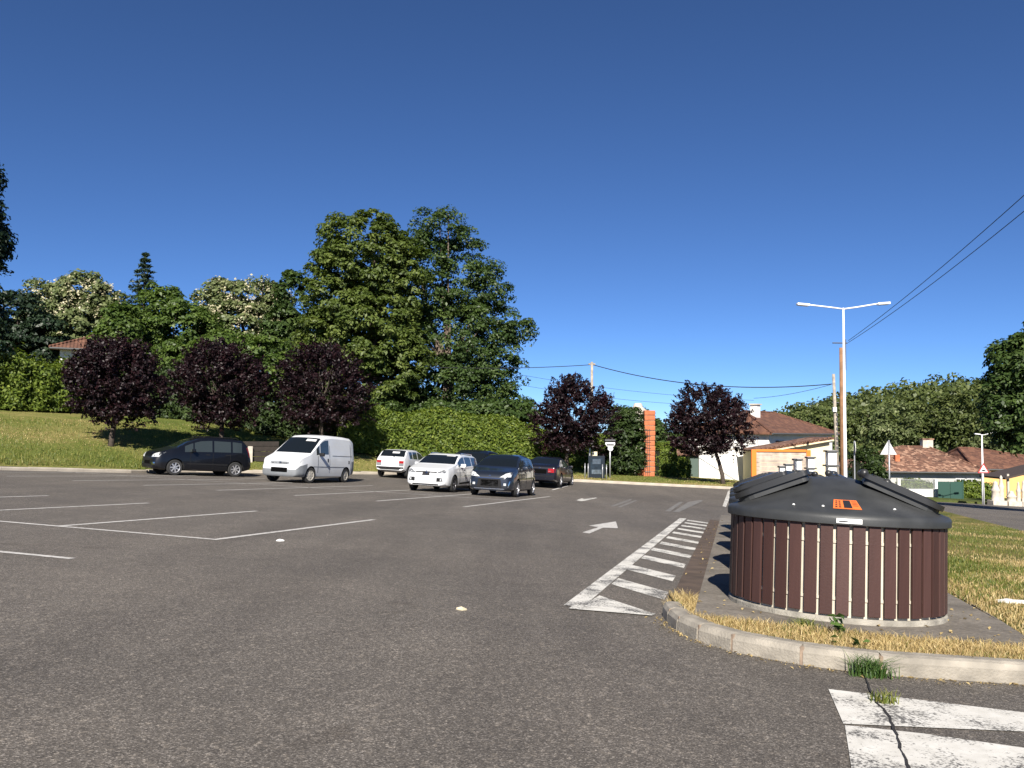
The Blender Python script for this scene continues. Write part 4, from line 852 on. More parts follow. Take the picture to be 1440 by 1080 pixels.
tree_px('leafy_tree', 170, 60, [(170, 470, 26, 40), (160, 510, 45, 42), (130, 520, 40, 35)], 'mid green leafy tree left of the fir', M_GREEN, M_BARK, 280, 75, .7, .28, group=GB, tr=.22, **BIG)
tree_px('dark_tree', 412, 68, [(412, 425, 20, 45), (402, 480, 32, 50), (420, 520, 40, 45)], 'narrow dark green tree pressed against the left of the chestnut', M_OAK, M_BARKD, 280, 80, .7, .3, group=GB, tr=.25, **BIG)
tree_px('leafy_tree', 330, 62, [(320, 510, 50, 40), (370, 520, 45, 45), (290, 530, 40, 40), (430, 545, 40, 40)], 'low green tree behind the purple plums', M_GREEN, M_BARK, 340, 75, .7, .28, group=GB, tr=.2, **BIG)
tree_px('cedar_tree', 20, 58, [(25, 450, 34, 40), (10, 490, 50, 40), (60, 480, 28, 35)], 'dark drooping cedar behind the light hedge on the left', M_DARK, M_BARKD, 300, 80, .8, .26, group=GB, tr=.3, flat=.35, droop=.8, **BIG)
tree_px('dark_tree', -40, 42, [(-38, 250, 30, 40), (-34, 330, 42, 50), (-36, 420, 36, 70), (-22, 345, 26, 24), (-35, 490, 36, 50)], 'tall dark tree cut by the left edge of the picture', M_DARK, M_BARKD, 260, 85, .6, .22, tr=.35, foot=tuple(base(-40, 42)), **BIG)
tree_px('leafy_tree', 905, 70, [(905, 610, 28, 30), (880, 600, 25, 28), (930, 620, 22, 28), (915, 640, 40, 25)], 'green tree behind the brick pillar', M_OAK, M_BARK, 260, 75, .6, .28, group=GB, tr=.2, **BIG)
tree_px('street_tree', 1475, 44, [(1440, 520, 42, 45), (1480, 520, 55, 70), (1425, 560, 38, 40), (1470, 590, 65, 45), (1412, 590, 24, 28), (1450, 620, 45, 22)], 'dark shady tree overhanging the street at the right edge', M_OAK, M_BARKD, 520, 85, .55, .22, tr=.24, th=3.2, **BIG)
tree_px('understorey_tree', 690, 57, [(690, 585, 60, 18), (620, 590, 60, 20), (740, 590, 22, 16)], 'low dark thicket right behind the laurel hedge', M_OAK, M_BARKD, 260, 75, .6, .26, group=GB, tr=.12, th=1.4, shell=.2, limbs=10)
tree_px('understorey_tree', 520, 56, [(520, 585, 55, 22), (455, 580, 45, 26)], 'low dark thicket between purple plum and laurel hedge', M_OAK, M_BARKD, 260, 75, .6, .26, group=GB, tr=.12, th=1.4, shell=.2, limbs=10)
# fir: whorls of drooping boughs
def fir(px, depth, ytop, ybot, hw, label):
    b = base(px, depth); root = tag(empty('fir_tree', b), label, 'tree', GB); zt = zat(px, ytop, depth) - b.z; zb = zat(px, ybot, depth) - b.z; R0 = hw * depth / FP
    P = []; m = MB().tube([(0, 0, -.2), (0, 0, zt * .6), (0, 0, zt)], [.22, .12, .02], 8)
    for k in range(26):
        f = (k + .3) / 26; z = zt - (zt - zb) * f; r = R0 * (f ** .8) * rng.uniform(.8, 1.12) + .12
        for j in range(7 + int(6 * f)):
            a = rng.uniform(0, 6.283); q = rng.uniform(.15, 1, 34); P.append(np.stack([q * r * math.cos(a), q * r * math.sin(a), z - .35 * q * r + .12 * (q ** 3) * r], 1) + rng.normal(0, .06, (34, 3)))
            if j % 3 == 0: m.tube([(0, 0, z), (r * .9 * math.cos(a), r * .9 * math.sin(a), z - .3 * r)], [.03, .01], 4, False)
    P = np.concatenate(P); V, F, v = leaves(P, np.tile([0, -.15, .9], (len(P), 1)), .30, .34, None, .5); cloud_mesh('crown', V, F, v, M_FIR, root); m.build('trunk', M_BARKD, root)
fir(196, 66, 356, 540, 50, 'pointed blue green fir rising above the other trees')

# hedges: clipped leafy walls with a twig core
def hedge(name, path, h, wd, label, leafm, n, size=.13, cat='hedge', rough=.10, hvar=.12):
    path = [np.array(p, float) for p in path]; c0 = path[0]; root = tag(empty(name, (c0[0], c0[1], gz(*c0))), label, cat); z00 = gz(*c0)
    L = [np.linalg.norm(b - a) for a, b in zip(path, path[1:])]; tot = sum(L); cum_ = np.concatenate([[0], np.cumsum(L)]); pa = np.array(path)
    s_ = rng.uniform(0, tot, n); face = rng.uniform(0, 1, n); x = np.interp(s_, cum_, pa[:, 0]); y = np.interp(s_, cum_, pa[:, 1]); e = .05
    dx = np.interp(np.minimum(s_ + e, tot), cum_, pa[:, 0]) - np.interp(np.maximum(s_ - e, 0), cum_, pa[:, 0]); dy = np.interp(np.minimum(s_ + e, tot), cum_, pa[:, 1]) - np.interp(np.maximum(s_ - e, 0), cum_, pa[:, 1])
    nn = np.stack([dy, -dx], 1); nn /= np.linalg.norm(nn, axis=1, keepdims=True) + 1e-9; front = face < .60; top = (face >= .60) & (face < .85); u = rng.uniform(0, 1, n)
    hh = h * (1 + hvar * np.sin(s_ * 1.1 + 1) * np.sin(s_ * .37)); lump = rough * (np.sin(s_ * 4.1 + u * 6) * np.sin(s_ * 1.7 - u * 9) + rng.normal(0, .7, n))
    off = np.where(front, wd / 2 + lump, np.where(top, (u - .5) * wd, -wd / 2 - lump)); zz = np.where(top, hh + lump, u * hh)
    zz = zz - np.where(~top, 0, 0); off = off * np.where(front, 1 - .12 * (zz / np.maximum(hh, .1)) ** 4, 1)
    endm = rng.uniform(0, 1, n) < .04; s_e = np.where(rng.uniform(0, 1, n) < .5, 0, tot)
    x = np.where(endm, np.interp(s_e, cum_, pa[:, 0]), x); y = np.where(endm, np.interp(s_e, cum_, pa[:, 1]), y); off = np.where(endm, (u - .5) * wd, off); zz = np.where(endm, rng.uniform(0, 1, n) * h, zz)
    X = x + nn[:, 0] * off; Y = y + nn[:, 1] * off; gzv = np.array([gz(a, b) for a, b in zip(x[:], y[:])]); P = np.stack([X - c0[0], Y - c0[1], gzv + zz - z00], 1)
    Nn = np.stack([nn[:, 0] * np.where(front, 1, np.where(top, 0, -1)), nn[:, 1] * np.where(front, 1, np.where(top, 0, -1)), np.where(top, 1.0, .45)], 1)
    V, F, v = leaves(P, Nn, size, .5, None, .65); cloud_mesh('foliage', V, F, v, leafm, root)
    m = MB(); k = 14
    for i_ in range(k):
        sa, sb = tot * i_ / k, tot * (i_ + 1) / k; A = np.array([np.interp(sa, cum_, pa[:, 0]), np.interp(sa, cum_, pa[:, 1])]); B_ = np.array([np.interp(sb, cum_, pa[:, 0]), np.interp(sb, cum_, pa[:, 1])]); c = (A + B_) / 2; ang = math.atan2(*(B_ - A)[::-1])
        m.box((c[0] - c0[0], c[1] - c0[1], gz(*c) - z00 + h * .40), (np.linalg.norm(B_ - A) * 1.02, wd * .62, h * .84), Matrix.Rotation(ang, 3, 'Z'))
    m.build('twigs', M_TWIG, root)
    return root
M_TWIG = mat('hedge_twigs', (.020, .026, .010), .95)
def bp(px, depth): p = at(px, 600, depth); return (p[0], p[1])
hedge('hedge', [bp(478, 47.5), bp(560, 49), bp(650, 50.5), bp(752, 52)], 2.75, 1.6, 'long clipped laurel hedge below the chestnut and oak', M_LAUREL, 30000, .17)
hedge('hedge', [bp(740, 53.2), bp(800, 53.5), bp(872, 54)], 2.2, 1.4, 'laurel hedge behind the kiosk and purple plum', M_LAUREL, 13000, .17)
hedge('hedge', [bp(-45, 42.5), bp(30, 44), bp(98, 46)], 2.75, 2.2, 'bright green hedge at the top of the bank on the left', M_LAUREL, 17000, .18, rough=.22, hvar=.2)
hedge('shrubbery', [bp(95, 48), bp(200, 48.5), bp(330, 49), bp(480, 49.5)], 2.3, 2.0, 'dark shrubs behind the row of purple plums', M_IVY, 20000, .2, 'shrub', .3, .25)
o = tree_px('ivy_bush', 883, 51.5, [(884, 595, 17, 24), (880, 625, 22, 35), (893, 640, 10, 26), (876, 650, 22, 20)], 'tall dark ivy covered bush left of the brick pillar', M_IVY, M_BARKD, 260, 70, .45, .19, tr=.12, limbs=10, shell=.3); o['category'] = 'bush'
hedge('hedge', [bp(923, 54), bp(945, 54.3)], 2.0, 1.2, 'short clipped hedge right of the brick pillar', M_LAUREL, 5000, .15)
hedge('hedge', [bp(947, 54.8), bp(966, 55)], 1.15, 1.1, 'low rounded bush beside the garden gate', M_LAUREL, 3000, .14, 'bush')
hedge('hedge', [bp(1262, 71), bp(1330, 70.5), bp(1392, 70)], 1.35, 1.2, 'garden hedge in front of the tiled house on the right', M_LAUREL, 9000, .2, hvar=.2, rough=.15)
hedge('shrub', [bp(1205, 60), bp(1232, 60.5)], 3.0, 1.8, 'dark shrub left of the tiled house', M_IVY, 4500, .22, 'shrub', .3)

# ---- the wooded hill on the right
GW = 'trees at the foot of the wooded hill'
names = ['round tree left of the tall wooden pole', 'tree just right of the tall lamp post', 'broad tree above the triangular sign back', 'tree behind the ridge of the tiled house', 'bright tree over the big chimney', 'tree right of the big chimney', 'yellow green tree behind the small street lamp', 'grey green bush behind the hipped roof']
for k, (px, dp, e) in enumerate([(1140, 120, [(1140, 592, 30, 14), (1120, 600, 26, 12)]), (1215, 118, [(1212, 596, 26, 22), (1190, 604, 22, 18)]), (1258, 112, [(1258, 596, 30, 28), (1240, 612, 28, 20)]), (1300, 116, [(1300, 592, 26, 28), (1290, 612, 30, 18)]), (1335, 112, [(1335, 590, 26, 34), (1345, 612, 25, 20)]), (1362, 110, [(1362, 585, 24, 36), (1365, 615, 28, 20)]), (1395, 102, [(1395, 605, 26, 26), (1410, 622, 28, 18)]), (1425, 98, [(1420, 632, 32, 16), (1390, 632, 24, 14)])]):
    tree_px('woodland_tree', px, dp, e, names[k], M_WOOD if k not in (2, 7) else M_PALE, M_BARK, 90, 55, .95, .42, GW, tr=.25, limbs=8, shell=.55)
PT = []; NT = []
for k in range(520):
    yy = rng.uniform(128, 300); xx = yy * rng.uniform(.30, .80)
    z0 = float(g(xx, yy) + hill(xx, yy) - 1.2 * S((yy - 85) / 60)); r = rng.uniform(3, 5); hgt = rng.uniform(5.5, 9.5)
    d = unit(rng.normal(0, 1, (95, 3))); d[:, 2] = np.abs(d[:, 2]) * 1.0 - .25; q = d * np.array([r, r, hgt * .5]) * (1 + rng.normal(0, .12, (95, 1)))
    PT.append(q + np.array([xx, yy, z0 + hgt * .52])); NT.append(d)
PT = np.concatenate(PT); NT = np.concatenate(NT); V, F, v = leaves(PT, NT + [0, 0, .3], 1.1, .7, None, .5)
tag(cloud_mesh('hill_wood', V, F, v, M_WOOD), 'dense wood covering the far hill on the right', 'wood', kind='stuff')

# ================================================================== HOUSES
M_GREYP = mat('grey_plate', (.07, .07, .07), .6)
M_RENDER = mat('white_render', (.74, .72, .68), .9, var=.06, vscale=1.2, bump=.1, bscale=50); M_CREAM = mat('cream_render', (.72, .62, .40), .9, var=.06, vscale=1.5); M_GREYR = mat('grey_render', (.42, .41, .39), .9, var=.12, vscale=1.5); M_OCHRE = mat('ochre_render', (.68, .40, .15), .9, var=.08, vscale=1.5)
def tile_mat(name, c0, c1, c2, patchy=.5):
    m, n, l, p = nodes_mat(name); tc = n.new('ShaderNodeTexCoord').outputs['Object']
    v = n.new('ShaderNodeTexVoronoi'); v.inputs['Scale'].default_value = 3.6; l.new(tc, v.inputs['Vector']); sp_ = n.new('ShaderNodeSeparateColor'); l.new(v.outputs['Color'], sp_.inputs[0])
    c = ramp(n, l, sp_.outputs[0], [(0, c0), (.6, c1), (1, c2)]); c = mix(n, l, patchy, c, ramp(n, l, noise(n, l, tc, .9, 5, .6), [(.35, (.6, .58, .56)), (.65, (1.25, 1.2, 1.15))]), 'MULTIPLY')
    l.new(c, p.inputs['Base Color']); p.inputs['Roughness'].default_value = .9
    wv = n.new('ShaderNodeTexWave'); wv.inputs['Scale'].default_value = 1.4; wv.inputs['Distortion'].default_value = .6; l.new(tc, wv.inputs['Vector'])
    b = n.new('ShaderNodeBump'); b.inputs['Strength'].default_value = .6; b.inputs['Distance'].default_value = .08; l.new(wv.outputs['Fac'], b.inputs['Height']); l.new(b.outputs['Normal'], p.inputs['Normal'])
    return m
M_TILE = tile_mat('brown_roof_tiles', (.085, .038, .024), (.13, .058, .036), (.18, .085, .05)); M_TILE2 = tile_mat('mottled_roof_tiles', (.09, .045, .03), (.17, .085, .055), (.36, .22, .15), .8)
M_BRICK = mat('orange_brick', (.44, .135, .058), .9, var=.2, vscale=3, bump=.3, bscale=40); M_STONE = mat('pale_stone', (.48, .43, .36), .9, var=.2, vscale=4, bump=.3, bscale=20); M_DKW = mat('dark_window', (.02, .024, .028), .08, spec=.7); M_FRAME = mat('white_frame', (.7, .7, .68), .5)
def hip_house(name, o2, ax, la, lb, zg, he, hr, wallm, roofm, label, over=.5, hipa=1.0, hipb=1.0, wallm2=None):
    """o2 = near corner; ax = direction of the long side; the short side runs left of it"""
    ang = math.atan2(ax[1], ax[0]); root = tag(empty(name, (o2[0], o2[1], zg), (0, 0, ang)), label, 'house')
    def wall(a, b, m):
        d = Vector((b[0] - a[0], b[1] - a[1], 0)); n_ = Vector((-d.y, d.x, 0)).normalized() * .25; vs = [Vector((*a, -.6)), Vector((*b, -.6)), Vector((*b, -.6)) + n_, Vector((*a, -.6)) + n_]
        mesh_obj('wall', vs + [v + Vector((0, 0, he + .6)) for v in vs], [(0, 1, 2, 3), (7, 6, 5, 4), (0, 4, 5, 1), (1, 5, 6, 2), (2, 6, 7, 3), (3, 7, 4, 0)], m, root)
    wall((0, 0), (la, 0), wallm); wall((la, 0.003), (la, lb), wallm2 or wallm); wall((la - .003, lb), (0, lb), wallm); wall((0.002, lb - .002), (.002, .002), wallm2 or wallm)
    e = over; r0 = lb / 2 * hipa; A = [(-e, -e, he), (la + e, -e, he), (la + e, lb + e, he), (-e, lb + e, he), (r0, lb / 2, he + hr), (la - lb / 2 * hipb, lb / 2, he + hr)]; A2 = [(x, y, z + .14) for x, y, z in A]
    mesh_obj('roof', A2 + A[:4], [(0, 1, 5, 4), (1, 2, 5), (2, 3, 4, 5), (3, 0, 4), (9, 8, 7, 6), (0, 6, 7, 1), (1, 7, 8, 2), (2, 8, 9, 3), (3, 9, 6, 0)], roofm, root)
    m = MB()
    for a, b in ((A2[4], A2[5]), (A2[0], A2[4]), (A2[1], A2[5]), (A2[2], A2[5]), (A2[3], A2[4])): m.tube([a, b], .11, 6)
    m.build('ridge_tiles', roofm, root)
    m = MB().tube([(-e, -e - .05, he + .05), (la + e, -e - .05, he + .05)], .07, 8); m.build('gutter', M_GREYP, root)
    return root
def box_part(name, root, c, d, m, bev=0, R=None): return MB().box(c, d, R, bev).build(name, m, root)
# white house behind the lone plum
zc = zat(1081, 611, 64); zg1 = -2.9
h1 = hip_house('house', at(1081, 609, 64)[:2], (.664, .747), 13.0, 7.0, zg1, zc - zg1, 1.75, M_RENDER, M_TILE, 'white house with brown hipped tile roof behind the purple plum', .45, .9, 1.2)
box_part('chimney', h1, (3.2, 2.6, zc - zg1 + 1.75), (.6, .6, 1.3), M_RENDER); box_part('chimney_cap', h1, (3.2, 2.6, zc - zg1 + 2.45), (.8, .8, .10), M_STONE)
for a in (2.2, 6.0): box_part('window', h1, (a, -.02, zc - zg1 - 1.0), (1.0, .06, 1.0), M_DKW); box_part('window_shutter', h1, (a - .75, -.045, zc - zg1 - 1.0), (.45, .05, 1.05), mat('brown_shutter', (.10, .05, .03), .7))
wing = tag(empty('garden_wall', (*bp(983, 61), zg1)), 'bright white rendered wall left of the board panel', 'wall'); wl = (1062 - 983) * 61 / FP
box_part('wall', wing, (wl / 2, .15, 1.1), (wl, .3, zat(1000, 636, 61) - zg1 + .9), M_RENDER); box_part('coping', wing, (wl / 2, .15, 1.1 + (zat(1000, 636, 61) - zg1 + .9) / 2 + .03), (wl + .06, .38, .06), M_STONE)
dish = tag(empty('satellite_dish', (*bp(1056, 60.5), zat(1056, 642, 60.5))), 'small white satellite dish on the white wall', 'dish')
MB().lathe([(0, .10), (.22, .06), (.40, 0), (.41, .01), (.22, .075), (0, .115)], 20, 'Y').build('dish', M_FRAME, dish, True); MB().tube([(0, .05, 0), (0, .3, -.3), (0, .4, -1.2)], .03, 6).build('bracket', M_GREYR, dish)
dish.rotation_euler = (0, 0, math.pi); dish.location.z += .35
# cream annex with a lean-to tile roof
an = empty('annex', (*bp(1068, 56), -2.6)); tag(an, 'cream coloured annex with lean-to tile roof', 'building'); wa = (1166 - 1068) * 56 / FP; zl, zr = zat(1090, 636, 56) + 2.6, zat(1162, 619, 56) + 2.6
mesh_obj('wall', [(0, 0, -.5), (wa, 0, -.5), (wa, 4, -.5), (0, 4, -.5), (0, 0, zl), (wa, 0, zr), (wa, 4, zr), (0, 4, zl)], [(0, 1, 5, 4), (1, 2, 6, 5), (2, 3, 7, 6), (3, 0, 4, 7), (4, 5, 6, 7)], M_CREAM, an)
sl = math.atan2(zr - zl, wa); box_part('roof', an, (wa / 2, 1.9, (zl + zr) / 2 + .10), (wa / math.cos(sl) + .5, 4.6, .12), M_TILE2, 0, Matrix.Rotation(-sl, 3, 'Y')); box_part('fascia', an, (wa / 2, -.37, (zl + zr) / 2 + .02), (wa / math.cos(sl) + .3, .05, .14), M_CREAM, 0, Matrix.Rotation(-sl, 3, 'Y'))
tl = MB().box((0, 0, 0), (.26, .30, .10), None, .03); t0 = None
for k in range(16):
    f = (k + .5) / 16
    if t0 is None: o = tl.build('verge_tile', M_TILE2, an); t0 = o
    else: o = t0.copy(); COL.objects.link(o); o.parent = an
    o.location = (wa * f, -.32, zl + (zr - zl) * f + .19); o.rotation_euler = (0, -sl, 0)
# plank panel in an orange frame
M_PLANK = mat('weathered_plank', (.40, .33, .27), .85, var=.3, vscale=2.5, bump=.3, bscale=12); M_OFR = mat('orange_frame', (.72, .185, .018), .55)
bd = empty('board_panel', (*bp(1056, 47.5), -2.3)); tag(bd, 'weathered plank panel in an orange frame behind the containers', 'panel'); wbd = (1139 - 1056) * 47.5 / FP; zt_ = zat(1056, 632, 47.5) + 2.3; zb_ = .5
for k in range(9):
    hh = (zt_ - .1 - zb_) / 9; box_part('plank', bd, (wbd / 2, rng.normal(0, .006), zb_ + hh * (k + .5)), (wbd - .3, .04, hh - .015), M_PLANK, .006)
for xx, ww in ((.14, .28), (wbd - .12, .24)): box_part('frame_post', bd, (xx, -.03, zt_ / 2), (ww, .12, zt_), M_OFR, .01)
box_part('frame_beam', bd, (wbd / 2, -.033, zt_ - .05), (wbd - .5, .12, .14), M_OFR, .01)
# pale pedestals with dark plates
M_GREYP = mat('grey_plate', (.12, .12, .12), .6)
for k, (px, yt, dp, s_) in enumerate(((1099, 655, 44, .8), (1108, 652, 44, .9), (1121, 645, 44, 1.0), (1139, 642, 44, 1.0), (1168, 633, 42, 1.25))):
    z_ = float(g(*bp(px, dp))); ht = zat(px, yt, dp) - z_; r = tag(empty('stone_pedestal', (*bp(px, dp), z_)), ['thin pale pedestal, leftmost of the row before the planks', 'second pale pedestal from the left before the planks', 'pale pedestal with two dark plates before the planks', 'pale pedestal in front of the orange frame post', 'tallest white pedestal beside the utility poles'][k], 'pedestal', 'pale pedestals behind the containers')
    box_part('shaft', r, (0, 0, ht / 2), (.34 * s_, .34 * s_, ht), M_FRAME, .02); box_part('top_plate', r, (0, 0, ht - .05), (.46 * s_, .46 * s_, .09), M_GREYP, .02); box_part('lower_plate', r, (0, 0, ht - .62 * s_), (.54 * s_, .46 * s_, .08), M_GREYP, .02)
# tiled house on the right
zg2 = -5.0; ze2 = zat(1300, 665, 74); h2 = hip_house('house', at(1226, 660, 74.5)[:2], (1.0, -.03), 9.6, 9.0, zg2, ze2 - zg2, 2.1, M_GREYR, M_TILE2, 'low house with mottled red brown tile roof on the right', .55, 1.0, .55)
box_part('chimney', h2, (7.0, 4.6, ze2 - zg2 + 2.3), (.95, .6, 1.3), M_STONE); box_part('chimney_cap', h2, (7.0, 4.6, ze2 - zg2 + 2.98), (1.1, .75, .1), M_TILE2)
box_part('chimney', h2, (2.9, 1.6, ze2 - zg2 + 1.1), (.4, .4, .9), M_BRICK)
for a in (7.75, 8.75): 
    w_ = box_part('window', h2, (a, -.03, ze2 - zg2 - .85), (.85, .08, .75), M_FRAME); box_part('pane', w_, (a - .2, -.085, ze2 - zg2 - .85), (.34, .05, .62), M_DKW); box_part('pane', w_, (a + .2, -.085, ze2 - zg2 - .85), (.34, .05, .62), M_DKW)
for a in (1.5, 3.0): MB().lathe([(0, -.03), (.13, -.03), (.13, 0)], 14, 'Y', (a, -.01, ze2 - zg2 - .55)).build('vent', M_GREYP, h2)
h3 = hip_house('house', at(1376, 660, 75)[:2], (1.0, .0), 12, 8, zg2, zat(1400, 661, 75) - zg2, 1.75, M_OCHRE, M_TILE, 'ochre walled wing with brown roof at the right edge', .5, .1, 2.6)
# white wall with fence, green gate
gw = tag(empty('garden_wall', (*bp(1262, 67.5), float(g(*bp(1262, 67.5))))), 'low white garden wall with grey mesh fence left of the green gate', 'wall'); lw = 52 * 67.5 / FP
box_part('wall', gw, (lw / 2, 0, .25), (lw, .2, .95), M_RENDER); box_part('post', gw, (lw, -.02, .75), (.22, .24, 1.6), M_RENDER); box_part('post', gw, (0, -.02, .75), (.22, .24, 1.6), M_RENDER)
MF = MB()
for k in range(34): MF.tube([(lw * k / 34, 0, .72), (lw * k / 34, 0, 1.55)], .018, 4)
for z in (.8, 1.5): MF.tube([(0, 0, z), (lw, 0, z)], .02, 4)
MF.build('fence_mesh', mat('grey_wire', (.28, .29, .28), .6), gw)
M_GGREEN = mat('dark_green_mesh', (.018, .06, .045), .7); gg = tag(empty('gate', (*bp(1317, 66.5), float(g(*bp(1317, 66.5))))), 'dark green screened gate between wall and hedge', 'gate')
for k in range(2): box_part('gate_leaf', gg, (.5 + .98 * k, .0, .75), (.95, .05, 1.5), M_GGREEN); 
box_part('post', gg, (1.99, 0, .8), (.1, .1, 1.7), M_GGREEN)
# carport roof and pale garden ornaments at the right edge
cp = tag(empty('carport', (*bp(1412, 62), float(g(*bp(1412, 62))))), 'dark sloping carport roof at the right edge', 'carport')
box_part('roof', cp, (2.2, 1.5, 2.55), (4.8, 3.4, .14), mat('carport_roof', (.05, .035, .028), .8), 0, Matrix.Rotation(math.radians(-14), 3, 'Y'))
for xx in (.3, 4.2): box_part('post', cp, (xx, .2, 1.0), (.14, .14, 2.6 if xx < 1 else 3.6), M_STONE)
for k, (px, yt, wd_) in enumerate(((1398, 676, .7), (1406, 668, .45), (1420, 690, .8), (1430, 677, .35), (1437, 675, .35))):
    z_ = float(g(*bp(px, 60))); ht = zat(px, yt, 60) - z_; r = tag(empty('garden_ornament', (*bp(px, 60), z_)), ['broad pale stone pillar left of the carport', 'slim pale stone figure on the pillar row by the carport', 'low white block below the carport', 'left one of two slim white figures under the carport', 'right one of two slim white figures under the carport'][k], 'ornament', 'pale stone ornaments by the carport')
    MB().lathe([(wd_ * .5, -.2), (wd_ * .5, .25), (wd_ * .4, .32), (wd_ * .36, ht * .55), (wd_ * .46, ht * .62), (wd_ * .3, ht * .7), (wd_ * .2, ht * .88), (wd_ * .22, ht * .93), (0, ht)], 12).build('body', M_STONE, r, True); box_part('plinth', r, (0, 0, .1), (wd_ * 1.15, wd_ * 1.15, .5), M_STONE)
# half hidden house among the trees on the left
zb3 = base(110, 57).z; h4 = hip_house('house', at(84, 500, 57)[:2], (.9, .43), 4.2, 4, zb3, zat(100, 492, 57) - zb3, 1.1, M_RENDER, M_TILE, 'white house with brown roof half hidden behind the leftmost purple plum', .6)
box_part('chimney', h4, (3.2, 1.4, zat(140, 478, 57) - zb3), (.45, .45, .9), M_STONE)
# small red roof and green shed by the low bush
sh = tag(empty('shed', (*bp(950, 66), -2.7)), 'green garden shed with red tile roof left of the white wall', 'shed'); box_part('wall', sh, (1.0, .8, 1.0), (2.0, 1.6, 2.2), mat('green_shed', (.07, .10, .085), .8)); box_part('roof', sh, (.9, .8, 2.25), (3.0, 2.2, .12), M_TILE2, 0, Matrix.Rotation(math.radians(9), 3, 'X'))

# ================================================================== STREET FURNITURE
M_WPOLE = mat('white_painted_steel', (.78, .78, .78), .4); M_GALV = mat('galvanised_steel', (.42, .43, .44), .45, metal=.5); M_WOODP = mat('brown_wood_pole', (.22, .115, .055), .85, var=.3, vscale=3, bump=.3, bscale=20); M_OLDP = mat('grey_wood_pole', (.30, .26, .21), .9, var=.35, vscale=4, bump=.4, bscale=15)
def pole_base(px, depth): b = bp(px, depth); return (b[0], b[1], gz(*b))
def lamp(px, dp, ytop, arms, label, r0=.085, scale=1.0):
    b = pole_base(px, dp); ht = zat(px, ytop, dp) - b[2]; r = tag(empty('street_lamp', b), label, 'street lamp'); MB().tube([(0, 0, -.2), (0, 0, 1.2), (0, 0, 1.25), (0, 0, ht)], [r0, r0, r0 * .9, r0 * .45], 12).build('pole', M_WPOLE, r, True)
    for sg, ln, rise in arms:
        MB().tube([(0, 0, ht - .05), (sg * ln * .3, 0, ht + rise * .15), (sg * ln * .7, 0, ht + rise * .8), (sg * ln * .82, 0, ht + rise)], .035 * scale, 8).build('arm', M_WPOLE, r, True)
        m = MB().box((0, 0, 0), (.55 * scale, .24 * scale, .10 * scale), None, .03 * scale); hd_ = m.build('lamp_head', M_WPOLE, r); hd_.location = (sg * ln * .95, 0, ht + rise + .01); hd_.rotation_euler = (0, -sg * .08, 0)
        MB().box((0, 0, -.052 * scale), (.4 * scale, .18 * scale, .02), None).build('lens', M_GALV, hd_)
    return r
lamp(1188, 36, 433, [(-1, 1.85, .12), (1, 1.85, .20)], 'tall white double armed street lamp behind the containers')
lamp(1380.5, 60, 611, [(-1, .35, .02), (1, 1.15, .18)], 'short white street lamp with one long arm on the right', .09, .7)
def pole(name, px, dp, ytop, r0, m, label, pxtop=None):
    b = pole_base(px, dp); ht = zat(px, ytop, dp) - b[2]; r = tag(empty(name, b), label, 'utility pole'); dx = ((pxtop or px) - px) * dp / FP; MB().tube([(0, 0, -.3), (dx * .5, 0, ht * .5), (dx, 0, ht)], [r0, r0 * .85, r0 * .7], 12).build('pole', m, r, True); return r, ht
wp, wht = pole('utility_pole', 1184, 44, 489, .125, M_WOODP, 'brown wooden utility pole just left of the tall lamp')
MB().tube([(-.45, 0, wht + .25), (.35, 0, wht + .25)], .03, 6).build('bracket', M_GREYP, wp); MB().tube([(.25, 0, wht - 1.2), (.25, 0, wht + .45)], .02, 6).build('stay', M_GREYP, wp)
op, oht = pole('utility_pole', 1178, 50, 526, .12, M_OLDP, 'weathered grey utility pole with fittings', 1173)
for k, z in enumerate(np.linspace(oht * .38, oht * .66, 8)): MB().box((-.08, -.11, z), (.10, .04, .16), None).build('slot', M_GREYP, op)
MB().box((-.22, -.1, oht * .70), (.22, .2, .28), None, .02).build('junction_box', M_FRAME, op); MB().box((-.12, 0, oht * .76), (.4, .1, .06), None).build('bracket', M_GREYP, op)
cpole, cht = pole('utility_pole', 832, 60, 509, .13, M_OLDP, 'grey utility pole rising behind the purple plum in the middle'); MB().box((0, 0, cht - .15), (.5, .12, .1), None).build('crossarm', M_OLDP, cpole)
def wire(a, b, sag, label, r=.016):
    a, b = Vector(a), Vector(b); pts = [a.lerp(b, t) - Vector((0, 0, sag * 4 * t * (1 - t))) for t in np.linspace(0, 1, 25)]; o = MB().tube(pts, r, 5).build('overhead_cable', M_INK); tag(o, label, 'cable', 'overhead cables')
A1 = at(1193, 479, 44); wire(A1, at(1560, 165, 22), .25, 'upper of two cables running to the upper right corner', .014); wire(A1 + [0, 0, -.1], at(1560, 197, 22), .25, 'lower of two cables running to the upper right corner', .014)
wire(at(1170, 540, 50), at(834, 513, 60), .75, 'thick cable between the middle pole and the old grey pole', .03); wire(at(830, 513, 60), at(480, 508, 56), .35, 'cable from the middle pole into the chestnut', .025)
wire(at(1168, 541, 50), at(1060, 560, 64), .15, 'short service cable to the white house roof', .015)
wire(at(1060, 563, 62), at(690, 519, 66), .4, 'thin cable crossing behind the middle pole, upper one', .012); wire(at(1060, 572, 62), at(690, 533, 66), .5, 'thin cable crossing behind the middle pole, lower one', .012)
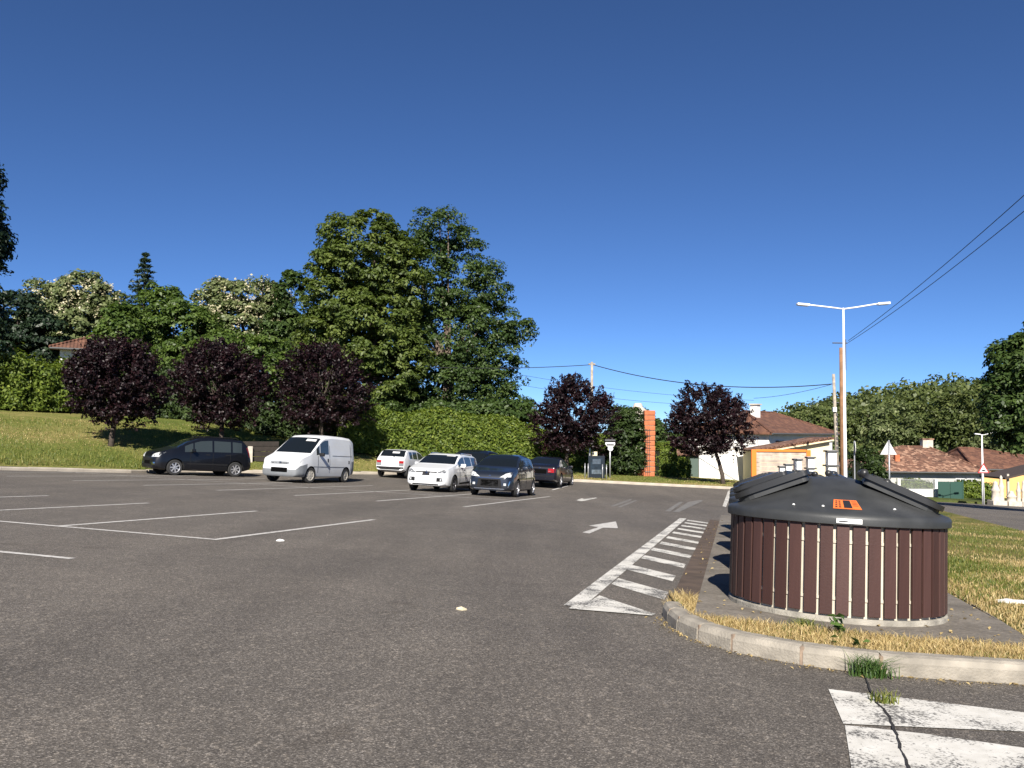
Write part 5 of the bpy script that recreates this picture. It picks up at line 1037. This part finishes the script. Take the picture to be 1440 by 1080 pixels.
# triangular signs
def triangle(s_, z0, y): return [(-s_ / 2, y, z0), (s_ / 2, y, z0), (0, y, z0 + s_ * .866)]
def tri_sign(px, dp, ytop, side, label, back, poleh=None, rot=0):
    b = pole_base(px, dp); r = tag(empty('warning_sign', b, (0, 0, rot)), label, 'sign'); zt = zat(px, ytop, dp) - b[2]; z0 = zt - side * .866
    MB().tube([(0, .0 if not back else -.05, -.2), (0, .0 if not back else -.05, zt if back else zt - .1)], .035, 10).build('post', M_GALV, r, True)
    def plate(nm, s_, z_, y, m, th=.02):
        t = triangle(s_, z_, y); mesh_obj(nm, t + [(x, y + th, z) for x, y, z in t], [(0, 1, 2), (5, 4, 3), (0, 3, 4, 1), (1, 4, 5, 2), (2, 5, 3, 0)], m, r)
    if back: plate('plate', side, z0, .0, M_GREYBK)
    else:
        plate('plate', side, z0, -.07, M_SRED); plate('field', side * .74, z0 + side * .075, -.076, M_FRAME, .004)
        hp = [(side * .20 * math.cos(q), -.080, z0 + side * .14 + side * .14 * math.sin(q)) for q in np.linspace(0, math.pi, 10)]; mesh_obj('hump_symbol', hp, [tuple(range(10))], M_INK, r)
M_GREYBK = mat('sign_back_grey', (.55, .55, .54), .5); M_SRED = mat('sign_red', (.50, .03, .03), .5)
tri_sign(1249, 38, 619, .76, 'triangular road sign seen from its grey back', True); tri_sign(1381, 58, 651, .80, 'red bordered triangular speed hump sign on the small lamp post', False)
b = pole_base(1201, 46); r = tag(empty('road_sign', b, (0, 0, math.radians(72))), 'thin round road sign seen nearly edge on', 'sign'); zt = zat(1201, 620, 46) - b[2]; MB().tube([(0, 0, -.2), (0, 0, zt)], .035, 8).build('post', M_GALV, r); MB().lathe([(0, -.05), (.36, -.05), (.36, -.03), (0, -.03)], 24, 'Y', (0, 0, zt - .38)).build('plate', M_FRAME, r)
# information kiosk and racks
M_KIOSK = mat('blue_grey_panel', (.010, .019, .030), .6, spec=.2, var=.5, vscale=5); kb_ = bp(839, 47); kz = gz(*kb_); kr = tag(empty('information_kiosk', (*kb_, kz)), 'dark blue information board at the far kerb', 'kiosk'); kh = zat(839, 641, 47) - kz; kw = 23 * 47 / FP
box_part('frame', kr, (0, 0, kh / 2), (kw, .14, kh), mat('kiosk_frame', (.012, .018, .026), .7, spec=.2), .02); box_part('poster', kr, (0, -.078, kh * .55), (kw * .74, .02, kh * .72), M_KIOSK); box_part('poster', kr, (0, -.092, kh * .74), (kw * .5, .012, kh * .22), mat('kiosk_map', (.04, .06, .085), .6, var=.4, vscale=9))
box_part('poster', kr, (0, -.092, kh * .28), (kw * .6, .012, kh * .2), mat('kiosk_photo', (.055, .075, .095), .6, var=.6, vscale=7))
for k, px in enumerate((823, 827.5, 847.5, 853)):
    rb = bp(px, 46.6); o = empty('bike_rack', (*rb, gz(*rb)), (0, 0, math.radians(84))); tag(o, ['steel hoop stand left of the information board, outer one', 'steel hoop stand left of the information board, inner one', 'steel hoop stand right of the information board, inner one', 'steel hoop stand right of the information board, outer one'][k], 'bike rack', 'steel hoop stands around the information board')
    MB().tube([(-.3, 0, -.1), (-.3, 0, .5)] + [(.3 * math.cos(q), 0, .55 + .25 * math.sin(q)) for q in np.linspace(math.pi, 0, 9)] + [(.3, 0, .5), (.3, 0, -.1)], .028, 8).build('hoop', M_GALV, o, True)
b = pole_base(858, 47.5); r = tag(empty('park_sign', b), 'white shaped sign on a steel post right of the information board', 'sign'); zt = zat(858, 622, 47.5) - b[2]; MB().tube([(0, 0, -.2), (0, 0, zt)], .04, 10).build('post', M_GALV, r, True)
sg_ = MB(); poly = [(-.28, 0), (-.20, -.12), (-.12, -.14), (-.14, -.3), (-.05, -.38), (.1, -.38), (.17, -.28), (.14, -.16), (.22, -.1), (.28, 0), (.27, .1), (-.27, .1)]; sg_.prism(poly, -.02, .02); so = sg_.build('plate', M_FRAME, r); so.location = (0, -.06, zt - .1); so.rotation_euler = (math.pi / 2, 0, 0)
MB().box((0, -.085, zt - .14), (.42, .012, .09), None).build('dark_band', M_GREYP, r); box_part('cap_plate', r, (0, .0, zt + .12), (.6, .1, .1), M_GREYP)
b = pole_base(829.5, 47.8); r = tag(empty('notice_post', b), 'slim steel post with a small cream notice left of the board', 'sign'); zt = zat(829, 630, 47.8) - b[2]; MB().tube([(0, 0, -.2), (0, 0, zt)], .045, 8).build('post', M_GALV, r); box_part('notice', r, (.28, -.02, zt - .45), (.3, .03, .5), mat('cream_notice', (.62, .54, .38), .6))
# brick pillar with lattice
pb = bp(912.5, 52); pz = gz(*pb); br = tag(empty('brick_pillar', (*pb, pz)), 'tall orange brick pillar with dark wire lattice', 'pillar'); ph = zat(912, 577, 52) - pz; pw = 15 * 52 / FP; nb_ = 13; br0 = None
for k in range(nb_):
    if br0 is None: o = MB().box((0, 0, 0), (pw, pw, ph / nb_ - .035), None, .03).build('brick', M_BRICK, br); br0 = o
    else: o = br0.copy(); COL.objects.link(o); o.parent = br
    o.location = (rng.normal(0, .012), rng.normal(0, .01), ph / nb_ * (k + .5)); o.rotation_euler = (0, 0, rng.normal(0, .02))
MB().box((0, 0, ph / 2), (pw * .9, pw * .9, ph * .98)).build('mortar_core', M_MORTAR, br)
m = MB()
for xx in (-.28, -.16, -.03): m.tube([(xx, -pw / 2 - .05, .1), (xx, -pw / 2 - .05, ph * .72)], .014, 5)
for z in np.linspace(.3, ph * .7, 8): m.tube([(-.32, -pw / 2 - .05, z), (.06, -pw / 2 - .05, z)], .012, 5)
m.build('wire_lattice', M_GREYP, br); box_part('foot_block', br, (-.55, -.05, .22), (.4, .45, .5), M_BRICK, .03)
cz = zat(897, 590, 58); ch = tag(empty('stone_chimney', (*bp(897, 58), gz(*bp(897, 58)))), 'rough pale stone stack behind the brick pillar', 'chimney'); hc = zat(897, 567, 58) - ch.location.z
MB().lathe([(.5, -.2), (.5, hc * .8), (.62, hc * .84), (.62, hc * .9), (.36, hc * .94), (.25, hc)], 14).build('stack', M_STONE, ch)
# low dark plank wall between people carrier and van
lw_ = tag(empty('retaining_wall', (*bp(358, 41), gz(*bp(358, 41)))), 'low dark timber retaining wall between people carrier and van', 'wall'); lw_.rotation_euler = (0, 0, .5)
for k in range(4): box_part('plank', lw_, (0, rng.normal(0, .01), .12 + .25 * k), (2.4, .08, .235), mat('dark_timber', (.026, .020, .016), .9, var=.3, vscale=4), .01)
box_part('post', lw_, (-.2, -.12, .35), (.22, .18, .8), M_STONE, .03)
